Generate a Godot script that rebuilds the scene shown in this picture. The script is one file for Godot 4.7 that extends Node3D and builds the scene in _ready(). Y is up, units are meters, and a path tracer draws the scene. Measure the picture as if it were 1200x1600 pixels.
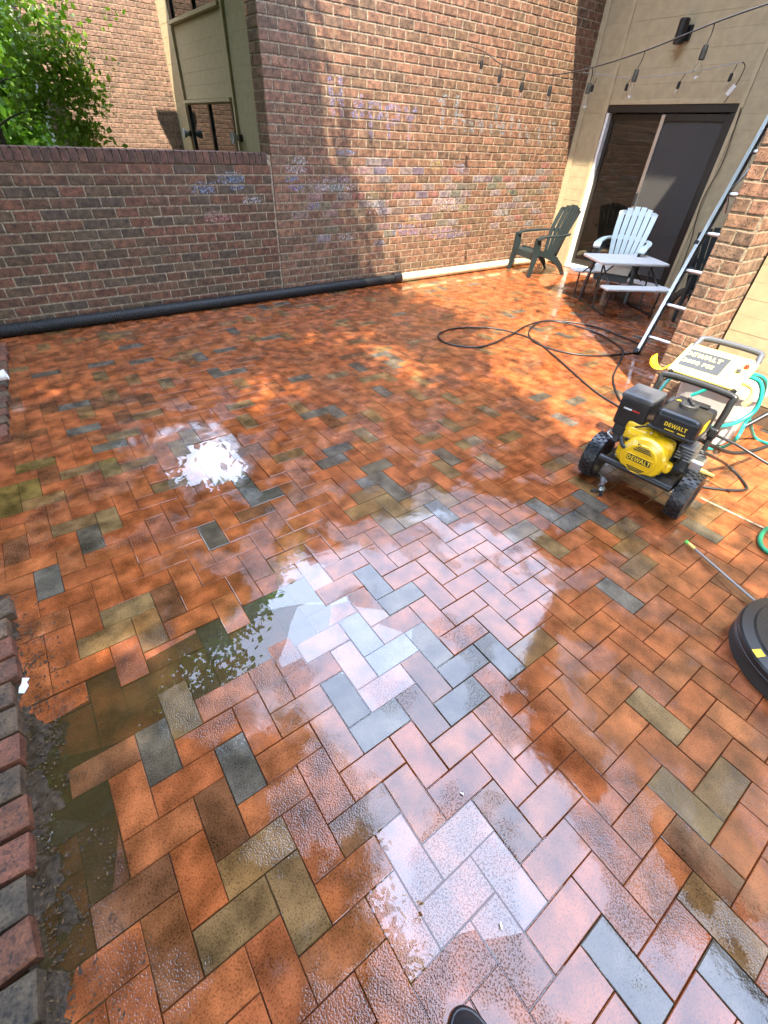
extends Node3D
# A wet brick patio in front of a house: camera, sky and sun first, then the structure, then the things on it.

const CAM := Vector3(0.3594, 1.5912, 0.6929)
const FPX := 689.098
const RX := Vector3(0.810333, 0.040772, 0.584549)
const RY := Vector3(-0.35445, -0.76027, 0.544385)
const RZ := Vector3(0.466611, -0.648327, -0.60162)
const W := 0.1016            # half a paver
const WALL_Z := -4.87        # face of the long brick wall
const DOOR_X := 8.0          # face of the wall with the sliding door
const FAC_X := 4.57          # face of the house front beside the wing wall
const COURSE := 0.0835

var rng := RandomNumberGenerator.new()
var SUN := Vector3(0.648, -1.81, -0.762).normalized()   # the way the light travels
var M := {}
var pool := {}
var nz := FastNoiseLite.new()

# ---------------------------------------------------------------- helpers
class MB:
	var v = PackedVector3Array()
	var n = PackedVector3Array()
	var c = PackedColorArray()
	var uv = PackedVector2Array()
	var col = Color(1, 1, 1)
	var x = Transform3D()
	func tri(a, b, d, na, nb, nd):
		a = x * a; b = x * b; d = x * d
		na = (x.basis * na).normalized(); nb = (x.basis * nb).normalized(); nd = (x.basis * nd).normalized()
		var g: Vector3 = (b - a).cross(d - a)
		if g.length_squared() < 1e-16: return
		if g.dot(na + nb + nd) > 0.0:
			var t = b; b = d; d = t
			t = nb; nb = nd; nd = t
		v.append_array([a, b, d]); n.append_array([na, nb, nd]); c.append_array([col, col, col])
		uv.append_array([Vector2(a.x, a.z), Vector2(b.x, b.z), Vector2(d.x, d.z)])
	func quad(a, b, d, e, na):
		tri(a, b, d, na, na, na); tri(a, d, e, na, na, na)
	func quadn(a, b, d, e, na, nb, nd, ne):
		tri(a, b, d, na, nb, nd); tri(a, d, e, na, nd, ne)
	func face(a, b, d, e, inside: Vector3):      # flat quad whose normal points away from inside
		var g: Vector3 = (b - a).cross(d - a)
		if g.length_squared() < 1e-14: g = (d - a).cross(e - a)
		g = g.normalized()
		if g.dot((a + b + d + e) / 4.0 - inside) < 0: g = -g
		quad(a, b, d, e, g)
	func box(ce: Vector3, s: Vector3, bs := Basis()):
		hexa(ce, s, s, bs)
	func hexa(ce: Vector3, s: Vector3, top: Vector3, bs := Basis()):    # box whose top (+y) has another size
		var p = []
		for k in 8:
			var q = s if k < 4 else top
			p.append(ce + bs * Vector3((q.x if k % 2 else -q.x) / 2, (s.y if k > 3 else -s.y) / 2, (q.z if (k / 2) % 2 else -q.z) / 2))
		for f in [[0, 1, 3, 2], [4, 5, 7, 6], [0, 1, 5, 4], [2, 3, 7, 6], [0, 2, 6, 4], [1, 3, 7, 5]]:
			face(p[f[0]], p[f[1]], p[f[2]], p[f[3]], ce)
	func rbox(ce: Vector3, s: Vector3, r: float, bs := Basis()):        # box with rounded edges
		var h = s / 2.0
		var inn = h - Vector3(r, r, r)
		for ax in 3:
			for sg in [-1.0, 1.0]:
				var u = (ax + 1) % 3
				var w = (ax + 2) % 3
				var us = [-h[u], -h[u] + r * 0.3, -h[u] + r, h[u] - r, h[u] - r * 0.3, h[u]]
				var ws = [-h[w], -h[w] + r * 0.3, -h[w] + r, h[w] - r, h[w] - r * 0.3, h[w]]
				var P = []
				var N = []
				for i in 6:
					for j in 6:
						var q = Vector3()
						q[ax] = sg * h[ax]; q[u] = us[i]; q[w] = ws[j]
						var k = q.clamp(-inn, inn)
						var d = (q - k).normalized()
						P.append(ce + bs * (k + d * r)); N.append(bs * d)
				for i in 5:
					for j in 5:
						var a = i * 6 + j
						quadn(P[a], P[a + 1], P[a + 7], P[a + 6], N[a], N[a + 1], N[a + 7], N[a + 6])
	func tube(pts: Array, r: float, sides := 8, closed := false, caps := true, r2 := -1.0):
		var m = pts.size()
		var rings = []
		var side = Vector3()
		for i in m:
			var t: Vector3 = (pts[(i + 1) % m] - pts[(i - 1 + m) % m]) if closed else (pts[mini(i + 1, m - 1)] - pts[maxi(i - 1, 0)])
			t = t.normalized()
			if i == 0: side = t.cross(Vector3.UP if absf(t.y) < 0.9 else Vector3.RIGHT).normalized()
			else: side = (side - t * side.dot(t)).normalized()
			var o = t.cross(side)
			var rr = r if r2 < 0 else lerpf(r, r2, float(i) / (m - 1))
			var ring = []
			for k in sides:
				var an = TAU * k / sides
				var d = side * cos(an) + o * sin(an)
				ring.append([pts[i] + d * rr, d])
			rings.append(ring)
		for i in (m if closed else m - 1):
			var A = rings[i]
			var B = rings[(i + 1) % m]
			for k in sides:
				var k2 = (k + 1) % sides
				quadn(A[k][0], A[k2][0], B[k2][0], B[k][0], A[k][1], A[k2][1], B[k2][1], B[k][1])
		if caps and not closed:
			for e in [0, m - 1]:
				var nn: Vector3 = (pts[0] - pts[1]).normalized() if e == 0 else (pts[m - 1] - pts[m - 2]).normalized()
				for k in range(1, sides - 1):
					tri(rings[e][0][0], rings[e][k][0], rings[e][k + 1][0], nn, nn, nn)
	func lathe(prof: Array, seg := 24, bs := Basis(), o := Vector3()):   # prof: Vector2(radius, height) along bs.y
		for i in prof.size() - 1:
			var p: Vector2 = prof[i]
			var q: Vector2 = prof[i + 1]
			var d = (q - p).normalized()
			for k in seg:
				var a = TAU * k / seg
				var b = TAU * (k + 1) / seg
				var ea = Vector3(cos(a), 0, sin(a))
				var eb = Vector3(cos(b), 0, sin(b))
				var na = bs * (ea * d.y - Vector3(0, d.x, 0))
				var nb = bs * (eb * d.y - Vector3(0, d.x, 0))
				var A = o + bs * (ea * p.x + Vector3(0, p.y, 0))
				var B = o + bs * (eb * p.x + Vector3(0, p.y, 0))
				var C = o + bs * (eb * q.x + Vector3(0, q.y, 0))
				var D = o + bs * (ea * q.x + Vector3(0, q.y, 0))
				if p.x < 1e-5: tri(A, C, D, na, nb, na)
				elif q.x < 1e-5: tri(A, B, D, na, nb, na)
				else: quadn(A, B, C, D, na, nb, nb, na)
	func ribbon(pts: Array, side: Vector3, widths: Array, thick: float):  # flat bar swept along pts
		var m = pts.size()
		var R = []
		for i in m:
			var t: Vector3 = (pts[mini(i + 1, m - 1)] - pts[maxi(i - 1, 0)]).normalized()
			var s = (side - t * side.dot(t)).normalized() * widths[mini(i, widths.size() - 1)] / 2.0
			var o = t.cross(s).normalized() * thick / 2.0
			R.append([pts[i] + s + o, pts[i] - s + o, pts[i] - s - o, pts[i] + s - o])
		for i in m - 1:
			var ce: Vector3 = (pts[i] + pts[i + 1]) / 2.0
			for k in 4:
				face(R[i][k], R[i][(k + 1) % 4], R[i + 1][(k + 1) % 4], R[i + 1][k], ce)
		face(R[0][0], R[0][1], R[0][2], R[0][3], pts[1]); face(R[m - 1][0], R[m - 1][1], R[m - 1][2], R[m - 1][3], pts[m - 2])
	func brick(o: Vector3, ex: Vector3, ey: Vector3, en: Vector3, L: float, H: float, D: float, ch: float):
		var q = []      # front, rim, back rectangles; o is the middle of the front face
		for lay in [[L / 2 - ch, H / 2 - ch, 0.0], [L / 2, H / 2, -ch], [L / 2, H / 2, -D]]:
			for s in [[-1, -1], [1, -1], [1, 1], [-1, 1]]:
				q.append(o + ex * (s[0] * lay[0]) + ey * (s[1] * lay[1]) + en * lay[2])
		quad(q[0], q[1], q[2], q[3], en)
		for k in 4:
			var k2 = (k + 1) % 4
			var ed: Vector3 = [-ey, ex, ey, -ex][k]
			quad(q[k], q[k2], q[4 + k2], q[4 + k], (ed + en).normalized())
			quad(q[4 + k], q[4 + k2], q[8 + k2], q[8 + k], ed)
	func poly(pts: Array, up: Vector3):          # flat polygon
		var flat = PackedVector2Array()
		for p in pts: flat.append(Vector2(p.x, p.z) if absf(up.y) > 0.5 else (Vector2(p.x, p.y) if absf(up.z) > 0.5 else Vector2(p.z, p.y)))
		var id = Geometry2D.triangulate_polygon(flat)
		for k in range(0, id.size(), 3): tri(pts[id[k]], pts[id[k + 1]], pts[id[k + 2]], up, up, up)
	func mesh() -> ArrayMesh:
		var a = []
		a.resize(Mesh.ARRAY_MAX)
		a[Mesh.ARRAY_VERTEX] = v; a[Mesh.ARRAY_NORMAL] = n; a[Mesh.ARRAY_COLOR] = c; a[Mesh.ARRAY_TEX_UV] = uv
		var m = ArrayMesh.new()
		m.add_surface_from_arrays(Mesh.PRIMITIVE_TRIANGLES, a)
		return m

func build(mb: MB, called: String, mat: Material, parent: Node = null) -> MeshInstance3D:
	var o = MeshInstance3D.new()
	o.name = called; o.mesh = mb.mesh(); o.material_override = mat
	(parent if parent else self).add_child(o, true)
	return o
func put(mesh: Mesh, called: String, mat: Material, parent: Node, at: Transform3D) -> MeshInstance3D:
	var o = MeshInstance3D.new()
	o.name = called; o.mesh = mesh; o.material_override = mat; o.transform = at
	parent.add_child(o, true)
	return o
func thing(called: String, label: String, category: String, at := Vector3.ZERO, turn := 0.0, group := "") -> Node3D:
	var o = Node3D.new()
	var nm = called
	var k = 0
	while has_node(NodePath(nm)):
		k += 1
		nm = "%s_%03d" % [called, k]
	o.name = nm; add_child(o); o.position = at; o.rotation.y = turn
	return tag(o, label, category, group)
func tag(o, label: String, category := "", group := "", kind := ""):
	if label: o.set_meta("label", label)
	if category: o.set_meta("category", category)
	if group: o.set_meta("group", group)
	if kind: o.set_meta("kind", kind)
	return o
func part_box(parent: Node, called: String, ce: Vector3, s: Vector3, r: float, m: Material, b := Basis()):
	var k = MB.new()
	k.rbox(ce, s, r, b)
	return build(k, called, m, parent)
func part_tube(parent: Node, called: String, pts: Array, r: float, m: Material, smooth := 5):
	var b = MB.new()
	b.tube(curve(pts, smooth) if smooth > 1 else pts, r, 10)
	return build(b, called, m, parent)
func part_loft(parent: Node, called: String, prof: Array, m: Material):      # rounded rectangles [half x, half z, height]
	var b = MB.new()
	for i in prof.size() - 1:
		var A = []
		for q in [prof[i], prof[i + 1]]:
			for k in 32:
				var an = TAU * k / 32
				var cx = signf(cos(an)) * pow(absf(cos(an)), 0.45)
				var cz = signf(sin(an)) * pow(absf(sin(an)), 0.45)
				A.append(Vector3(cx * q[0], q[2], cz * q[1]))
		for k in 32:
			var k2 = (k + 1) % 32
			b.face(A[k], A[k2], A[32 + k2], A[32 + k], Vector3(0, (prof[i][2] + prof[i + 1][2]) / 2 - (0.3 if prof[i + 1][0] < prof[i][0] else 0.0), 0))
	build(b, called, m, parent)
func structure(mb: MB, called: String, mat: Material) -> MeshInstance3D:
	return tag(build(mb, called, mat), "", "", "", "structure")
func curve(pts: Array, steps := 6, closed := false) -> Array:
	var out = []
	var m = pts.size()
	for i in (m if closed else m - 1):
		var a = pts[(i - 1 + m) % m] if closed else pts[maxi(i - 1, 0)]
		var b = pts[i]
		var d = pts[(i + 1) % m]
		var e = pts[(i + 2) % m] if closed else pts[mini(i + 2, m - 1)]
		for s in steps: out.append(b.cubic_interpolate(d, a, e, float(s) / steps))
	if not closed: out.append(pts[m - 1])
	return out
# A pixel of the photograph gives a direction; the plane it lies on gives the distance.
func ray(px: float, py: float) -> Vector3:
	return RX * ((px - 600.0) / FPX) + RY * ((py - 800.0) / FPX) + RZ
func on_plane(px: float, py: float, axis: int, val: float) -> Vector3:
	var d = ray(px, py)
	return CAM + d * ((val - CAM[axis]) / d[axis])
func at_x(px: float, py: float, X: float) -> Vector3:
	return on_plane(px, py, 0, X)
func on_ground(px: float, py: float, h := 0.0) -> Vector3:
	return on_plane(px, py, 1, h)
func pixel(p: Vector3) -> Vector3:
	var q = p - CAM
	var z = q.dot(RZ)
	if z < 0.05: return Vector3(-9999, -9999, z)
	return Vector3(600 + FPX * q.dot(RX) / z, 800 + FPX * q.dot(RY) / z, z)
func shown(p: Vector3, en: Vector3) -> float:     # how large a piece at p, facing en, shows in the picture
	var q = pixel(p)
	if q.z < 0.05 or q.x < -25 or q.x > 1225 or q.y < -20 or q.y > 1630: return 0.0
	return maxf(0.0, (CAM - p).normalized().dot(en)) / (CAM - p).length_squared()
func mat(col: Color, rough := 0.6, metal := 0.0) -> StandardMaterial3D:
	var m = StandardMaterial3D.new()
	m.albedo_color = col.linear_to_srgb(); m.roughness = rough; m.metallic = metal
	return m
func noise_img(size: int, freq: float, sd: int, oct := 3, type := FastNoiseLite.TYPE_SIMPLEX_SMOOTH) -> PackedByteArray:
	var f = FastNoiseLite.new()
	f.noise_type = type; f.seed = sd; f.frequency = freq; f.fractal_octaves = oct
	if oct <= 1: f.fractal_type = FastNoiseLite.FRACTAL_NONE
	var im = f.get_seamless_image(size, size)
	im.convert(Image.FORMAT_L8)
	return im.get_data()
func tex(size: int, data: PackedByteArray, fmt := Image.FORMAT_L8) -> ImageTexture:
	return ImageTexture.create_from_image(Image.create_from_data(size, size, false, fmt, data))
func relief(m: StandardMaterial3D, size: int, data: PackedByteArray, k: float):
	var im := Image.create_from_data(size, size, false, Image.FORMAT_L8, data)
	im.convert(Image.FORMAT_RGBA8)
	im.bump_map_to_normal_map(k)
	m.normal_enabled = true; m.normal_texture = ImageTexture.create_from_image(im)
func triplanar(m: StandardMaterial3D, tile: float):
	m.uv1_triplanar = true; m.uv1_world_triplanar = true
	m.uv1_scale = Vector3.ONE / tile; m.uv1_triplanar_sharpness = 8.0

func _ready():
	rng.seed = 7
	nz.seed = 3; nz.frequency = 1.0; nz.fractal_octaves = 3
	camera_and_light()
	materials()
	ground()
	patio()
	long_wall()
	wing_and_house()
	neighbour()
	door_wall()
	trees()
	edging()
	puddles()
	pipes()
	chairs_and_table()
	ladder()
	washer()
	tools()
	string_lights()
	small_things()

# ---------------------------------------------------------------- camera, sky, sun
func camera_and_light():
	var cam = Camera3D.new()
	cam.name = "camera"
	cam.transform = Transform3D(Basis(RX, -RY, -RZ).orthonormalized(), CAM)
	cam.fov = rad_to_deg(2.0 * atan(800.0 / FPX)); cam.near = 0.02; cam.far = 400.0
	add_child(cam); cam.current = true
	var sm = ProceduralSkyMaterial.new()
	sm.sky_top_color = Color(0.76, 0.83, 0.97); sm.sky_horizon_color = Color(0.88, 0.92, 0.97); sm.sky_curve = 0.18
	sm.ground_bottom_color = Color(0.25, 0.25, 0.2); sm.ground_horizon_color = Color(0.6, 0.6, 0.55)
	sm.sun_angle_max = 8.0
	var sky = Sky.new()
	sky.sky_material = sm
	var env = Environment.new()
	env.background_mode = Environment.BG_SKY; env.sky = sky
	env.background_energy_multiplier = 1.4
	env.tonemap_mode = Environment.TONE_MAPPER_LINEAR
	env.tonemap_exposure = 9.2
	env.sdfgi_enabled = true; env.ssao_enabled = true; env.ssil_enabled = true
	var we = WorldEnvironment.new()
	we.name = "environment"; we.environment = env
	add_child(we)
	var sun = DirectionalLight3D.new()
	sun.name = "sun"; sun.light_energy = 0.75; sun.light_angular_distance = 0.6; sun.light_color = Color(1.0, 0.95, 0.86); sun.shadow_enabled = true
	add_child(sun)
	sun.look_at_from_position(Vector3.ZERO, SUN, Vector3.UP)

# ---------------------------------------------------------------- materials
func materials():
	# wet paver clay: pits and scratches in the clay, a film of water that fills them in places
	var S := 2048
	var film := noise_img(S, 0.0028, 11, 5)
	var grain := noise_img(S, 0.22, 12, 2)
	var pits := noise_img(S, 0.20, 13, 1)
	var mottle := noise_img(S, 0.009, 14, 5)
	var ripple := noise_img(S, 0.03, 15, 2)
	var alb := PackedByteArray(); alb.resize(S * S)
	var bump := PackedByteArray(); bump.resize(S * S)
	var rou := PackedByteArray(); rou.resize(S * S)
	for k in S * S:
		var fl := clampf((film[k] + (grain[k] - 128) * 0.12 + (pits[k] - 128) * 0.10 - 99) / 20.0, 0.0, 1.0)
		var pit := clampf((pits[k] - 168) / 30.0, 0.0, 1.0)
		var h := 150.0 + (grain[k] - 128) * 0.28 + (ripple[k] - 128) * 0.22 - pit * 70.0
		bump[k] = int(clampf(lerpf(h, 158.0 + (ripple[k] - 128) * 0.05, fl * 0.96), 0, 255))
		rou[k] = int(lerpf(50.0 + (mottle[k] - 128) * 0.2 + pit * 50.0, 9.0, fl))
		alb[k] = int(clampf(200.0 + (mottle[k] - 128) * 0.50 + (film[k] - 128) * 0.18 + (grain[k] - 128) * 0.20 - pit * 44.0, 0, 255))
	var pv := mat(Color(1, 1, 1), 1.0)
	pv.vertex_color_use_as_albedo = true
	pv.albedo_texture = tex(S, alb)
	pv.roughness_texture = tex(S, rou); pv.roughness_texture_channel = BaseMaterial3D.TEXTURE_CHANNEL_RED
	relief(pv, S, bump, 1.5)
	pv.metallic_specular = 0.56
	triplanar(pv, 2.7)
	M.paver = pv
	# dry wall brick
	var B := 1024
	var g1 := noise_img(B, 0.09, 21, 3)
	var g2 := noise_img(B, 0.012, 22, 4)
	var g3 := noise_img(B, 0.05, 23, 1)
	var a2 := PackedByteArray(); a2.resize(B * B)
	var b2 := PackedByteArray(); b2.resize(B * B)
	for k in B * B:
		var pit := clampf((g3[k] - 175) / 30.0, 0.0, 1.0)
		a2[k] = int(clampf(205.0 + (g2[k] - 128) * 0.5 + (g1[k] - 128) * 0.3 - pit * 60, 0, 255))
		b2[k] = int(clampf(150.0 + (g1[k] - 128) * 0.7 - pit * 80, 0, 255))
	var grain_tex := tex(B, a2)
	var a3 := PackedByteArray(); a3.resize(B * B)
	for k in B * B: a3[k] = int(232.0 + (g2[k] - 128) * 0.10 + (g1[k] - 128) * 0.05)
	var paint_tex := tex(B, a3)
	var bk := mat(Color(1, 1, 1), 0.72)
	bk.vertex_color_use_as_albedo = true; bk.albedo_texture = grain_tex
	relief(bk, B, b2, 2.5)
	triplanar(bk, 0.9)
	M.brick = bk
	var mo: StandardMaterial3D = bk.duplicate()
	mo.vertex_color_use_as_albedo = false; mo.albedo_color = Color(0.48, 0.39, 0.265).linear_to_srgb(); mo.roughness = 0.9
	triplanar(mo, 0.5)
	M.mortar = mo
	var sand: StandardMaterial3D = mo.duplicate()
	sand.albedo_color = Color(0.055, 0.04, 0.026).linear_to_srgb(); sand.roughness = 0.85
	M.sand = sand
	var soil: StandardMaterial3D = mo.duplicate()
	soil.albedo_color = Color(0.06, 0.042, 0.026).linear_to_srgb(); soil.roughness = 0.5
	M.soil = soil
	var mud: StandardMaterial3D = soil.duplicate()
	mud.albedo_color = Color(0.07, 0.045, 0.024).linear_to_srgb(); mud.metallic_specular = 0.3; mud.roughness = 0.55
	triplanar(mud, 0.25)
	M.mud = mud
	var gr: StandardMaterial3D = mo.duplicate()
	gr.albedo_color = Color(0.09, 0.12, 0.04).linear_to_srgb()
	triplanar(gr, 2.0)
	M.grass = gr
	# painted siding
	var sd := mat(Color(0.47, 0.38, 0.225), 0.55)
	sd.albedo_texture = paint_tex
	triplanar(sd, 1.7)
	M.siding = sd
	var tr: StandardMaterial3D = sd.duplicate()
	tr.albedo_color = Color(0.52, 0.42, 0.25).linear_to_srgb()
	M.trim = tr
	var dk: StandardMaterial3D = sd.duplicate()
	dk.albedo_color = Color(0.15, 0.10, 0.06).linear_to_srgb()
	M.base_board = dk
	M.roof = mat(Color(0.07, 0.065, 0.06), 0.9)
	M.white = mat(Color(0.72, 0.72, 0.70), 0.4)
	M.bronze = mat(Color(0.028, 0.024, 0.02), 0.4, 0.3)
	M.alu = mat(Color(0.62, 0.63, 0.63), 0.32, 1.0)
	M.steel = mat(Color(0.5, 0.5, 0.5), 0.25, 1.0)
	M.brass = mat(Color(0.55, 0.38, 0.12), 0.3, 1.0)
	M.rubber = mat(Color(0.012, 0.012, 0.013), 0.38)
	M.black = mat(Color(0.016, 0.016, 0.017), 0.33)
	M.black_dull = mat(Color(0.022, 0.021, 0.02), 0.6)
	M.grey_dark = mat(Color(0.07, 0.072, 0.078), 0.4)
	M.yellow = mat(Color(0.82, 0.48, 0.008), 0.28)
	M.yellow.clearcoat_enabled = true; M.yellow.clearcoat = 0.6; M.yellow.clearcoat_roughness = 0.1
	M.yellow_print = mat(Color(0.80, 0.52, 0.02), 0.5)
	M.panel = mat(Color(0.80, 0.62, 0.16), 0.35)
	M.label_grey = mat(Color(0.035, 0.037, 0.04), 0.5)
	M.red_print = mat(Color(0.5, 0.03, 0.02), 0.5)
	M.pale_print = mat(Color(0.7, 0.7, 0.68), 0.5)
	M.green_chair = mat(Color(0.016, 0.024, 0.025), 0.42)
	M.mint = mat(Color(0.70, 0.81, 0.78), 0.42)
	M.table_top = mat(Color(0.62, 0.61, 0.58), 0.55)
	M.pipe_black = mat(Color(0.011, 0.011, 0.011), 0.6)
	M.pipe_beige = mat(Color(0.60, 0.50, 0.31), 0.38)
	M.teal = mat(Color(0.012, 0.26, 0.21), 0.3)
	M.green = mat(Color(0.10, 0.55, 0.06), 0.35)
	M.bin = mat(Color(0.42, 0.42, 0.40), 0.5)
	M.wire = mat(Color(0.02, 0.018, 0.016), 0.5)
	M.wire_pale = mat(Color(0.35, 0.34, 0.32), 0.4)
	var gl := mat(Color(0.02, 0.022, 0.02, 0.04), 0.0)
	gl.transparency = BaseMaterial3D.TRANSPARENCY_ALPHA
	M.glass = gl
	var gl2: StandardMaterial3D = gl.duplicate()
	gl2.albedo_color = Color(0.03, 0.04, 0.035, 0.45)
	M.dark_glass = gl2
	var scr := mat(Color(0.085, 0.082, 0.078), 0.85)
	scr.transparency = BaseMaterial3D.TRANSPARENCY_ALPHA; scr.albedo_color.a = 0.62
	M.screen = scr
	M.room = mat(Color(0.20, 0.185, 0.165), 0.85)
	M.curtain = mat(Color(0.55, 0.54, 0.52), 0.9)
	var wt := mat(Color(0.05, 0.05, 0.04, 0.02), 0.0)
	wt.transparency = BaseMaterial3D.TRANSPARENCY_ALPHA
	M.water = wt
	var wm := mat(Color(0.05, 0.034, 0.012, 0.6), 0.0)
	wm.transparency = BaseMaterial3D.TRANSPARENCY_ALPHA
	M.murky = wm
	M.litter = mat(Color(1, 1, 1), 0.85)
	M.litter.vertex_color_use_as_albedo = true
	M.bark = mat(Color(0.09, 0.07, 0.05), 0.9)
	for k in 3:
		var lf := mat(Color(1, 1, 1), 0.45)
		lf.vertex_color_use_as_albedo = true; lf.backlight_enabled = true; lf.backlight = Color(0.95, 1.0, 0.55)
		M["leaf%d" % k] = lf
	# chalk rubbed on brick: broken by the grain of the brick
	var C := 512
	var c1 := noise_img(C, 0.16, 31, 2)
	var c2 := noise_img(C, 0.02, 32, 3)
	var ca := PackedByteArray(); ca.resize(C * C * 2)
	for k in C * C:
		ca[k * 2] = 255
		ca[k * 2 + 1] = int(clampf((c1[k] - 118 + (c2[k] - 128) * 0.8) * 2.8, 0, 225))
	var ct := tex(C, ca, Image.FORMAT_LA8)
	for e in [["chalk_lilac", Color(0.42, 0.40, 0.66)], ["chalk_cyan", Color(0.40, 0.54, 0.62)], ["chalk_white", Color(0.72, 0.70, 0.70)], ["chalk_blue", Color(0.40, 0.50, 0.68)], ["chalk_pink", Color(0.70, 0.40, 0.38)], ["chalk_yellow", Color(0.58, 0.44, 0.12)], ["chalk_green", Color(0.18, 0.42, 0.33)]]:
		var ch := mat(e[1], 0.95)
		ch.transparency = BaseMaterial3D.TRANSPARENCY_ALPHA; ch.albedo_texture = ct
		triplanar(ch, 0.35)
		M[e[0]] = ch

# ---------------------------------------------------------------- brickwork
# Each brick: [middle of its face, length axis, height axis, outward axis, length, height, depth, chamfer, colour]
func tone(list: Array, spread := 0.16) -> Color:
	var c: Color = list[rng.randi() % list.size()]
	var k = 1.0 + snappedf(rng.randf_range(-spread, spread), spread / 2.0)
	return Color(c.r * k, c.g * k, c.b * k)
func lay(bricks: Array, parent: Node, called: String, rest_called: String, material: Material, most := 300):
	var order = []
	for k in bricks.size(): order.append([shown(bricks[k][0], bricks[k][3]), k])
	order.sort_custom(func(a, b): return a[0] > b[0])
	var rest = MB.new()
	var left = 0
	for q in order.size():
		var b = bricks[order[q][1]]
		if q < most and order[q][0] > 0.0:
			var key = "%.3f/%.3f/%.3f/%.4f/%s" % [b[4], b[5], b[6], b[7], b[8].to_html()]
			if not pool.has(key):
				var mb = MB.new()
				mb.col = b[8]
				mb.brick(Vector3.ZERO, Vector3.RIGHT, Vector3.UP, Vector3.BACK, b[4], b[5], b[6], b[7])
				pool[key] = mb.mesh()
			put(pool[key], called, material, parent, Transform3D(Basis(b[1], b[2], b[3]), b[0]))
		else:
			rest.col = b[8]
			rest.brick(b[0], b[1], b[2], b[3], b[4], b[5], b[6], b[7])
			left += 1
	if left: tag(build(rest, rest_called, material, parent), "", "", "", "stuff")
func courses(out: Array, o: Vector3, ex: Vector3, en: Vector3, length: float, y0: float, y1: float, list: Array, phase := 0, first := 0.2032, chalk := false):
	var n = int(round((y1 - y0) / COURSE))
	for r in n:
		var y = y0 + (r + 0.5) * COURSE
		var s = -0.1016 * ((r + phase) % 2) + rng.randf_range(-0.006, 0.006)
		while s < length - 0.02:
			var a = maxf(s, 0.0) + 0.0055
			var b = minf(s + first, length) - 0.0055
			if b - a > 0.025:
				var c = tone(list)
				var p = o + ex * ((a + b) / 2) + Vector3(0, y, 0) + en * rng.randf_range(-0.0015, 0.0015)
				if chalk: c = chalk_brick(p, c)
				var tl = rng.randf_range(-0.006, 0.006)
				out.append([p, (ex + Vector3.UP * tl).normalized(), (Vector3.UP - ex * tl).normalized(), en, snappedf(b - a, 0.004), 0.071, 0.05, 0.004, c])
			s += first

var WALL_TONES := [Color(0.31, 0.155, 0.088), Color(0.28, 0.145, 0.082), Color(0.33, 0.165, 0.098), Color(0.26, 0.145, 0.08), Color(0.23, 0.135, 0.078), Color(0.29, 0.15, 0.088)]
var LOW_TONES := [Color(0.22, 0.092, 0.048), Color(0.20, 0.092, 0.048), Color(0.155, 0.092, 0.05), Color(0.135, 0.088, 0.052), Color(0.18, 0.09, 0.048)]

func chalk_brick(p: Vector3, c: Color) -> Color:
	# bricks that were rubbed over with coloured chalk
	var m = 0.0
	if p.x > 3.1 and p.x < 7.7 and p.y > 0.55 and p.y < 1.42:
		m = clampf(0.5 - absf(p.y - 1.02) * 0.75, 0.0, 1.0)
	if rng.randf() > m * 1.5: return c
	var ch = [Color(0.42, 0.34, 0.34), Color(0.40, 0.25, 0.23), Color(0.36, 0.33, 0.36), Color(0.18, 0.17, 0.26), Color(0.26, 0.24, 0.14), Color(0.16, 0.20, 0.16), Color(0.36, 0.14, 0.12), Color(0.28, 0.29, 0.30), Color(0.34, 0.27, 0.24)]
	return c.lerp(ch[rng.randi() % ch.size()], snappedf(rng.randf_range(0.25, 0.7), 0.15))

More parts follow.
